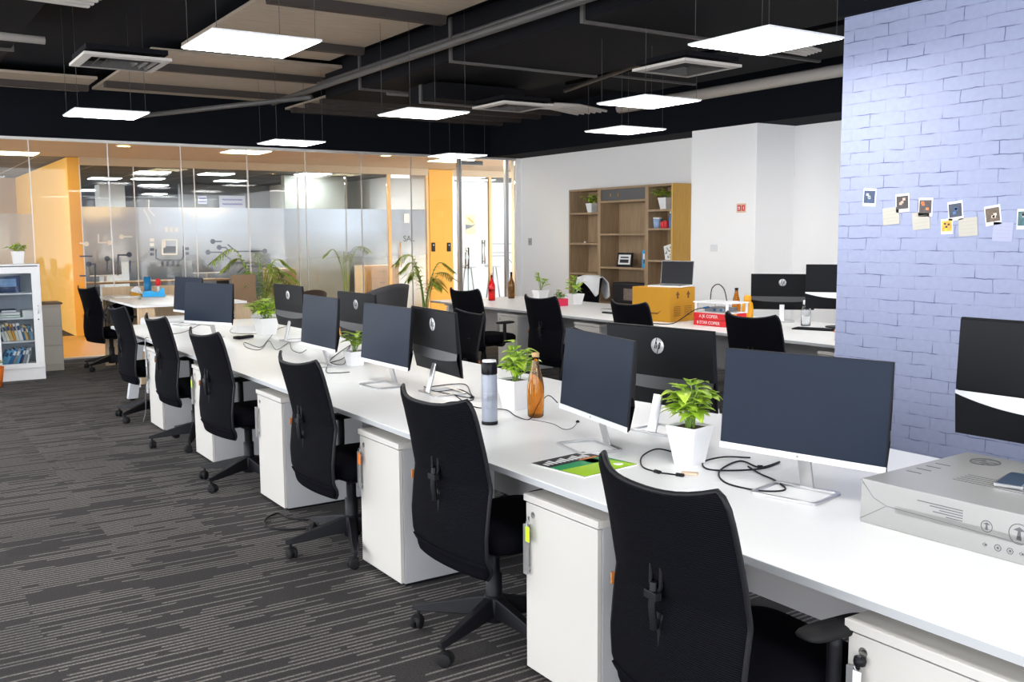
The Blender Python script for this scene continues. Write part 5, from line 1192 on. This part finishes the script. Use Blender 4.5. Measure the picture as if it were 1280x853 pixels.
t = thing('pen_cup', 'tall blue cylinder behind the tape dispenser', 'cylinder', (2.98, 13.05, zc)); MB().lathe([(0, 0), (.045, 0), (.045, .24), (.04, .24), (.038, .01), (0, .01)], 24, cap=False).build('cylinder', M['darkblue'] and mat('mid_blue', (.01, .17, .38), .4), t)
t = thing('red_marker', 'red round-headed item right of the tall blue cylinder', 'stationery', (3.10, 13.0, zc)); MB().lathe([(0, .0), (.015, .0), (.015, .12), (0, .12)], 12).build('handle', M['white_pl'], t); MB().lathe([(0, .12), (.03, .13), (.035, .17), (.025, .21), (0, .22)], 16).build('head', M['red'], t)
t = thing('tissue_box', 'crumpled white tissue standing left of the blue cylinder', 'tissue', (2.84, 13.0, zc)); MB().grid(lambda u, v: (-.06+.12*u+.02*math.sin(6*v), .01*math.sin(9*u), .13*v*(1-.25*abs(2*u-1))), 10, 8).build('tissue', M['cloth'], t, solid=.004)
t = thing('stapler', 'mustard cardboard wedge beside the tape dispenser', 'box', (2.80, 12.82, zc), .3); MB().prism([(-.08, 0), (.06, 0), (.06, .03), (-.08, .07)], 'Y', -.03, .03).build('body', M['cardboard'], t, bevel=.004)
t = thing('paper_stack', 'loose stack of papers at the counter end', 'papers', (2.66, 12.95, zc), .1)
for k in range(3): MB().box(-.18+.01*k, .12+.02*k, -.2, .2, k*.006, k*.006+.005).build('sheet', M['whitepaper'], t)
tag(MB().lathe([(0, 0), (.018, 0), (.018, .008), (0, .008)], 14).build('bottle_cap', mat('teal', (.02, .3, .35), .4), loc=(2.72, 12.35, zc)), 'tiny teal cap lying on the counter', 'cap')
t = thing('printer', 'white printer with brown paper slot between counter and near desk', 'printer', (2.42, 10.62, .50), 0)
MB().box(0, .62, 0, .42, 0, .27).build('body', M['white_pl'], t, bevel=.03)
MB().prism([(.05, .13), (.09, .19), (.14, .215), (.42, .215), (.42, .13)], 'Y', -.012, -.001).build('slot', M['black'], t)
MB().box(.11, .40, -.03, -.012, .15, .165).build('paper_tray', M['brownboard'], t)
MB().box(.0, .62, -.02, .43, -.03, -.001).build('base_tray', M['black'], t, bevel=.01)
t = thing('printer_stand', 'low white stand carrying the printer', 'stand', (2.36, 10.56, 0)); MB().box(0, .76, 0, .52, .44, .468).build('top', M['white_pl'], t)
for x, y in ((0, 0), (.72, 0), (0, .48), (.72, .48)): MB().box(x, x+.04, y, y+.04, 0, .44).build('leg', M['white_pl'], t)
# backpack / bag on chair seven
t = thing('backpack', 'black bag with grey straps resting on the lone chair', 'bag', (2.60, 12.9, .515), .2)
MB().grid(lambda u, v: (.02+.14*math.cos(2*PI*u)*abs(math.cos((v-.5)*PI))**.5, .15*math.sin(2*PI*u)*abs(math.cos((v-.5)*PI))**.5, .15+.15*math.sin((v-.5)*PI)), 20, 12).build('bag_body', M['seatfab'], t)
MB().tube(spline([(-.12, -.08, .05), (-.17, -.09, .15), (-.12, -.08, .26)], 6), .012, 6).tube(spline([(-.12, .05, .05), (-.18, .06, .16), (-.12, .05, .27)], 6), .012, 6).build('strap', M['officewall'], t)

# boards, planter, tub chairs behind the near desk
t = thing('board_stand', 'dark brown board standing on a white-edged low table behind the bluish screen', 'board', (3.95, 12.0, 0))
MB().box(-.20, .10, 0, .03, .70, 1.16).build('board', M['brownboard'], t, bevel=.002)
MB().box(-.28, .16, -.55, .25, .66, .69).build('shelf_top', M['white_pl'], t, bevel=.002)
for x, y in ((-.26, -.53), (.12, -.53), (-.26, .2), (.12, .2)): MB().box(x, x+.03, y, y+.03, 0, .66).build('leg', M['lightwood'], t)
def tubchair(label, x, y, rot, m, grp):
    t = thing('tub_chair', label, 'armchair', (x, y, 0), rot, grp)
    def sh(u, v):
        a = (u-.5)*4.1; top = .58+.30*math.cos(a*.5)**2*1.0 ; z = .42+(top-.42)*v
        r = .27+.05*v; return (-r*math.cos(a)*1.05+.02, r*math.sin(a)*1.15, z)
    MB().grid(sh, 36, 8).build('shell_back', m, t, solid=.04)
    MB().lathe([(0, .38), (.24, .38), (.27, .41), (.27, .46), (.24, .48), (0, .49)], 28).build('seat', m, t)
    for k in range(4):
        a = PI/4+k*PI/2; MB().tube([(.14*math.cos(a), .14*math.sin(a), .39), (.27*math.cos(a), .27*math.sin(a), 0)], .014, 8).build('leg', M['lightwood'], t)
tubchair('charcoal felt tub chair behind the centre monitors, before the palm', 5.50, 11.5, R(115), M['greyfabric'], 'tub chairs')
bpy.data.objects['tub_chair'].scale = (1.16,)*3
tubchair('dark brown tub chair left of the small glass-side palm, behind the farthest badge monitor', 4.95, 12.8, R(200), mat('brown_felt', (.06, .035, .025), .9), 'tub chairs')
t = thing('wooden_planter', 'pale wooden crate behind the bushy lime plant', 'crate', (4.40, 12.75, 0)); MB().box(-.2, .2, -.2, .2, 0, .82).build('crate', M['lightwood'], t, bevel=.003)
for k in range(5): MB().box(-.205, .205, -.212, -.2, .04+k*.155, .17+k*.155).build('slat', M['lightwood'], t, bevel=.002)
def drawers(label, x, y, z, w, m=None):
    t = thing('drawer_chest', label, 'drawers', (x, y, 0)); MB().box(-w/2, w/2, 0, .5, 0, z).build('body', M['lightwood'], t, bevel=.003)
    for k in range(4): 
        d = MB().box(-w/2+.02, w/2-.02, -.014, 0, .03+k*(z-.05)/4, .03+(k+1)*(z-.05)/4-.015).build('drawer', M['lightwood'], t, bevel=.002); MB().box(-.06, .06, -.026, -.014, .03+(k+.55)*(z-.05)/4, .03+(k+.55)*(z-.05)/4+.012).build('handle', M['steel_dark'], d)
drawers('pale wooden drawer chest in the office behind the glass, left of the small palm', 6.75, 18.3, 1.0, .5)
drawers('brown wooden cabinet behind the orange-framed door', 9.0, 18.6, 1.0, .8)
t = thing('office_desk', 'dark office desk behind the frosted glass', 'desk', (4.7, 20.2, 0)); MB().box(-1.6, 1.6, 0, .7, .72, .75).build('worktop', M['brownboard'], t); MB().box(-1.55, -1.5, 0, .7, 0, .72).box(1.5, 1.55, 0, .7, 0, .72).build('leg', M['black'], t)
for x, lab in ((3.9, 'dark monitor in the office behind the frosted glass, left'), (5.9, 'dark monitor in the office behind the frosted glass, right')): dup(MO, (x, 20.5, .75), R(95), lab, 'monitors in the glass office')
for (x0, y0, x1, y1), lab, m_ in (((248, 245, 259, 255), 'small lavender paper pinned in the office behind the glass', 'inkpurple'), ((275, 245, 307, 260), 'wide white banner with purple writing in the office behind the glass', 'inkpurple')):
    a, c = onY(x0, y1, 24.9), onY(x1, y0, 24.9); t = thing('wall_banner', lab, 'banner', (a.x, 24.95, a.z)); w_, h_ = c.x-a.x, c.z-a.z
    MB().box(0, w_, -.01, 0, 0, h_).build('sheet', mat('banner_white', (.72, .72, .85), .6), t)
    b = MB()
    for k in range(2):
        b.tube([(w_*(.12+.76*q/20), -.013, h_*(.68-.36*k)+.04*h_*math.sin(q*2.1)) for q in range(21)], .018, 5)
    b.build('writing', M[m_], t)
# stools in the white hall
for p_, lab in (((585, 345), 'white stool in the hall behind the glass door, left'), ((601, 345), 'white stool in the hall behind the glass door, right')):
    q = onY(p_[0], 335, 20); t = thing('stool', lab, 'stool', (q.x+(.35 if p_[0] > 590 else 0), 20, 0), 0, 'white hall stools')
    MB().lathe([(0, .85), (.2, .85), (.22, .88), (.2, .92), (0, .92)], 20).build('seat', M['white_pl'], t)
    for k in range(3): a = k*2.1; MB().tube([(.08*math.cos(a), .08*math.sin(a), .86), (.2*math.cos(a), .2*math.sin(a), 0)], .015, 6).build('leg', M['steel_dark'], t)
# blinds in the far left room
t = thing('window_blind', 'white slatted blind behind the yellow corridor at the far left', 'blind', (.5, 23.9, 1.35))
for k in range(8): MB().box(-1.6, 2.1, -.03, 0, k*.07, k*.07+.055).build('slat', M['whitepaper'], t)
t = thing('reception_counter', 'long white counter seen at the far left beyond the cabinet', 'counter', (.6, 22.6, 0)); MB().box(-2, 2.1, 0, .6, .0, 1.05).build('front', M['whitepaper'], t); MB().box(-2.05, 2.15, -.05, .65, 1.05, 1.09).build('top', M['white_pl'], t)

# ------------------------------------------------------------------ light
w = bpy.data.worlds.new('world'); scn.world = w; w.use_nodes = True
w.node_tree.nodes['Background'].inputs[0].default_value = (.92, .95, 1, 1); w.node_tree.nodes['Background'].inputs[1].default_value = 2.0
scn.view_settings.view_transform = 'Standard'; scn.view_settings.look = 'None'; scn.view_settings.gamma = 1; scn.view_settings.exposure = 1.5
scn.view_settings.use_curve_mapping = False
